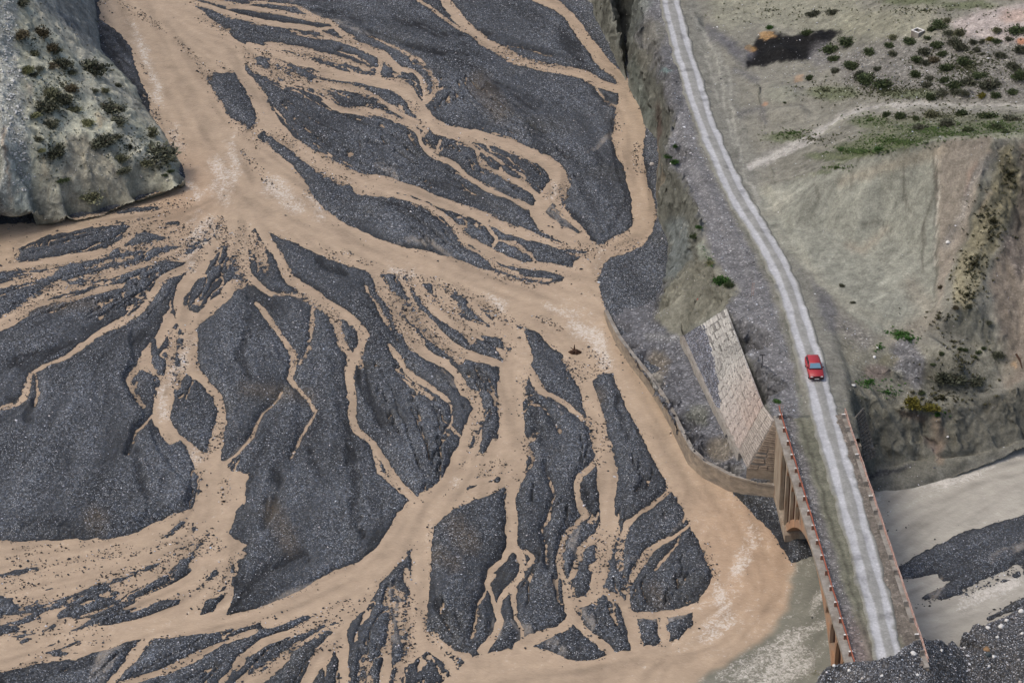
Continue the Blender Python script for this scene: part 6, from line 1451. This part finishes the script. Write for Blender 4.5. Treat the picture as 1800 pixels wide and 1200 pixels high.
def ordn(i): return "%d%s" % (i, 'th' if 10 <= i % 100 <= 20 else {1: 'st', 2: 'nd', 3: 'rd'}.get(i % 10, 'th'))
def shrub_rows(lst, where, group, rows, tall=1.0):
    """label every shrub by look and its place in a row that can be counted in the photograph"""
    for (y0, y1, rname) in rows:
        rr = sorted([p for p in lst if y0 <= p[1] < y1])
        big = max(rr, key=lambda p: p[2]) if rr else None
        for i, (px_, py_, w, kd) in enumerate(rr):
            extra = "large " if w >= 28 else ("small " if w <= 14 else "")
            shrub(px_, py_, w, kd, "%s%s shrub %s, %s from left, %s" % (extra, COLN[kd], where, ordn(i + 1), rname), group, tall)
LHS = [(35,58,26,'brown'),(70,57,26,'brown'),(88,82,20,'brown'),(97,90,18,'olive'),(60,93,18,'olive'),(48,122,16,'lime'),(110,110,26,'dark'),(90,112,18,'brown'),(125,127,12,'olive'),(160,117,38,'dark'),(125,152,20,'brown'),(90,165,26,'olive'),(80,182,34,'dark'),(110,174,26,'dark'),(130,190,20,'olive'),
 (165,158,13,'dark'),(183,157,15,'olive'),(207,149,13,'dark'),(190,187,34,'dark'),(205,210,24,'dark'),(60,202,17,'lime'),(88,213,26,'dark'),(155,215,18,'lime'),(97,265,32,'dark'),(72,265,13,'lime'),(65,243,15,'dark'),(180,244,30,'dark'),(205,240,12,'dark'),(210,275,24,'olive'),(268,230,20,'olive'),
 (275,262,50,'dark'),(255,285,20,'olive'),(215,300,18,'dark'),(110,317,16,'green'),(158,344,30,'olive'),(290,307,10,'green'),(300,300,10,'green'),(35,3,22,'dark'),(60,128,14,'dark'),(68,118,14,'dark')]
LHS = [(a, b_, c_ * 1.25, d_) for a, b_, c_, d_ in LHS]
shrub_rows(LHS, "on the left promontory", "shrubs on the left promontory", [(0,75,"topmost row"),(75,135,"second row"),(135,196,"third row"),(196,250,"fourth row"),(250,290,"fifth row"),(290,400,"lowest row")], 0.8)
PL = [(1430,22,24,'dark'),(1464,20,22,'dark'),(1420,57,18,'green'),(1353,48,12,'bright'),(1490,70,30,'green'),(1463,85,28,'green'),(1467,102,20,'green'),(1530,88,27,'green'),(1570,64,17,'olive'),(1600,70,22,'green'),(1525,135,38,'green'),(1500,112,30,'green'),(1510,130,22,'dark'),(1552,147,28,'green'),(1470,123,18,'dark'),
 (1543,120,14,'dark'),(1423,136,15,'green'),(1653,40,28,'green'),(1665,34,18,'olive'),(1638,50,16,'green'),(1668,56,20,'dark'),(1686,56,22,'olive'),(1680,73,26,'dark'),(1648,77,20,'green'),(1624,89,26,'dark'),(1610,102,24,'green'),(1626,109,18,'dark'),(1641,104,18,'brown'),(1656,94,20,'green'),(1690,84,20,'dark'),
 (1696,105,25,'green'),(1666,117,22,'green'),(1717,87,14,'dark'),(1728,95,10,'dark'),(1759,96,22,'dark'),(1794,88,20,'dark'),(1752,53,16,'olive'),(1740,68,13,'yellow'),(1753,71,18,'green'),(1773,68,15,'dark'),(1790,50,38,'green'),(1710,74,15,'dark'),(1726,72,13,'dark'),(1609,130,18,'green'),(1635,137,18,'dark'),
 (1630,148,22,'dark'),(1659,140,17,'green'),(1677,148,24,'green'),(1702,141,32,'dark'),(1722,131,22,'green'),(1741,145,34,'dark'),(1657,160,20,'dark'),(1680,160,20,'dark'),(1695,163,18,'dark'),(1636,170,20,'green'),(1725,168,14,'yellow'),(1750,166,20,'green'),(1780,159,20,'green'),(1782,116,26,'dark'),(1793,132,28,'green'),
 (1569,92,20,'dark'),(1565,78,18,'green'),(1630,65,16,'green'),(1440,110,0,'dark')]
PL = [p for p in PL if p[2] > 0]
shrub_rows(PL, "on the upper plateau", "shrubs on the upper plateau", [(0,60,"top row"),(60,80,"second row"),(80,100,"third row"),(100,126,"fourth row"),(126,146,"fifth row"),(146,182,"row by the track")])
BT = [(1558,201,15,'green'),(1583,204,20,'green'),(1620,221,26,'dark'),(1637,200,22,'olive'),(1666,216,24,'dark'),(1690,198,20,'green'),(1702,228,16,'green'),(1735,201,28,'green'),(1752,222,24,'green'),(1780,206,24,'dark'),(1767,230,16,'green'),(1480,262,12,'bright'),(1545,262,14,'bright'),(1610,208,14,'green')]
shrub_rows(BT, "below the side track", "shrubs below the side track", [(190,212,"upper row"),(212,300,"lower row")])
for (px_, py_, w, kd, lb) in [(1668,662,38,'dark',"largest dark round bush on the terrace above the grey river"),(1713,668,28,'dark',"dark bush beside the largest round bush on the terrace"),(1603,710,28,'yellow',"yellow-flowering bush at the terrace edge, the one closer to the road"),(1637,716,28,'yellow',"yellow-flowering bush at the terrace edge, the one further from the road"),
   (1688,613,10,'green',"small green tuft of a pair on the brown terrace slope, closer to the road"),(1697,615,10,'green',"small green tuft of a pair on the brown terrace slope, further from the road"),(1720,618,11,'green',"small dark green tuft above the right-hand terrace bush"),(1714,627,9,'green',"lowest small green tuft above the right-hand terrace bush"),(1729,612,9,'green',"highest small green tuft above the right-hand terrace bush"),(1752,622,20,'dark',"dark scrubby bush on the lip of the eroded edge"),(1738,565,14,'dark',"dark tuft high on the eroded edge below the scrub spur"),
   (1640,640,9,'green',"small green tuft on the terrace left of the big bush"),(1655,620,10,'green',"green tuft at the foot of the bare slope"),(1620,690,11,'green',"green tuft just above the yellow-flowering bushes"),(1480,502,8,'dark',"lone dark tuft at the foot of the bare slope near the road"),(1499,531,7,'dark',"small dark tuft further along the slope foot"),(1653,505,9,'brown',"brown tuft below the pale slab edge on the slope"),(1680,540,12,'brown',"brown tuft under the scrub spur tip"),(1703,540,14,'dark',"dark bush on the round hummock below the scrub spur"),
   (1223,414,17,'green',"dense dark green bush hanging on the river cliff edge"),(1228,400,10,'bright',"bright leafy tuft above the bush on the river cliff edge"),(1268,492,24,'bright',"large bright green bush on the crest above the spur"),(1280,500,18,'green',"dark green bush beside the large bright bush on the crest"),(1176,278,13,'bright',"upper green tuft on the cliff shelf near the white rock"),(1186,286,12,'bright',"lower green tuft on the cliff shelf near the white rock"),(1188,259,9,'bright',"topmost green tuft on the cliff shelf"),
   (1365,704,13,'bright',"small green shrub in gravel above the bridge railing end"),(1281,713,9,'dark',"dark weed growing out of the paved stone slope"),(1431,1186,20,'yellow',"yellow-green bush at the bottom left foot of the embankment"),(1477,1098,11,'bright',"green weeds growing beside the bridge railing"),(1388,786,7,'bright',"small weed growing behind a railing post"),(1248,462,14,'lime',"pale leafy weeds on the crest between the two cliff bushes"),(1380,180,6,'green',"tiny green tuft on the spoil heap")]:
    shrub(px_, py_, w, kd, lb, None)
def tufts(name, spots, size, c0, c1, label, squash=0.6):
    """low weeds that cover the ground"""
    r_ = np.random.default_rng(len(spots))
    V, Fq, C = [], [], []
    for (q, s) in spots:
        for _ in range(9):
            a = r_.uniform(0, 6.28); l = s * r_.uniform(0.35, 0.7); rr = s * 0.35 * r_.random()
            b_ = np.array([q[0] + rr * math.cos(a * 3), q[1] + rr * math.sin(a * 3), q[2] - 0.02]); d = np.array([math.cos(a) * 0.7, math.sin(a) * 0.7, squash + 0.4 * r_.random()]); d /= np.linalg.norm(d)
            sd_ = np.array([-math.sin(a), math.cos(a), 0]) * l * 0.3
            k = len(V); V += [b_ - sd_ * 0.5, b_ + d * l * 0.6 - sd_, b_ + d * l, b_ + d * l * 0.6 + sd_]
            Fq.append((k, k+1, k+2, k+3)); m_ = r_.random(); C += [(np.array(c0) * (1 - m_) + np.array(c1) * m_)] * 4
    me = np_mesh(name, V, Fq, np.array(C), smooth=False)
    add(name, me, M['leaf'], label=label, kind="stuff")
def spots_in(regions, n, smin, smax):
    a_, b_ = [], []
    for (x_, y_, rx_, ry_, wgt) in regions:
        for _ in range(int(n * wgt)):
            a, r = random.uniform(0, 6.28), min(1.7, abs(random.gauss(0, 0.75)))
            a_.append(x_ + rx_ * r * math.cos(a)); b_.append(y_ + ry_ * r * math.sin(a))
    return [(q, random.uniform(smin, smax)) for q in hits(a_, b_)]
tufts("scrub", spots_in([(1775,310,22,40,50),(1745,390,32,40,90),(1712,465,28,40,80),(1700,520,22,26,40),(1690,640,50,50,60),(1655,700,60,22,60),(1650,560,50,20,16)], 2, 0.18, 0.6), 0.5, (0.045,0.045,0.022), (0.085,0.08,0.042), "low dark scrub dotted over the eroded spur and terrace")
tufts("grass", spots_in([(1390,236,34,6,50),(1500,266,36,7,90),(1520,268,40,5,60),(1580,250,60,8,140),(1660,236,70,5,80),(1570,246,50,10,60),(1640,228,80,12,160),(1750,222,55,14,120),(1470,296,24,4,30),(1530,212,34,8,50)], 3, 0.14, 0.42), 0.5, (0.045,0.085,0.022), (0.10,0.135,0.05), "green grass and weeds along the side track and slope edge")
tufts("weeds", spots_in([(1580,588,18,8,90),(1598,596,12,6,40),(1525,673,14,8,40),(1545,612,10,6,20),(1650,730,12,5,16),(1560,690,30,14,40),(1240,455,10,12,30),(1478,1100,4,14,30)], 2, 0.14, 0.40), 0.4, (0.03,0.085,0.015), (0.06,0.14,0.03), "bright green weeds growing on the terrace")
tufts("steppe_plants", spots_in([(1560,160,100,18,420),(1700,120,90,45,620),(1650,205,100,14,200),(1620,20,150,24,160),(1450,160,60,20,60),(1350,20,90,30,60),(1430,245,60,14,60)], 2, 0.14, 0.42), 0.4, (0.055,0.065,0.032), (0.11,0.115,0.065), "sparse low plants on the upper plateau")
tufts("hill_plants", spots_in([(110,150,80,100,260),(230,260,60,40,120),(90,260,60,60,100),(280,300,20,16,30),(100,180,40,24,90),(190,190,30,24,60),(265,265,26,20,60),(60,70,40,24,60)], 2, 0.12, 0.46), 0.4, (0.045,0.052,0.03), (0.09,0.095,0.06), "small sparse plants dotted over the left promontory")
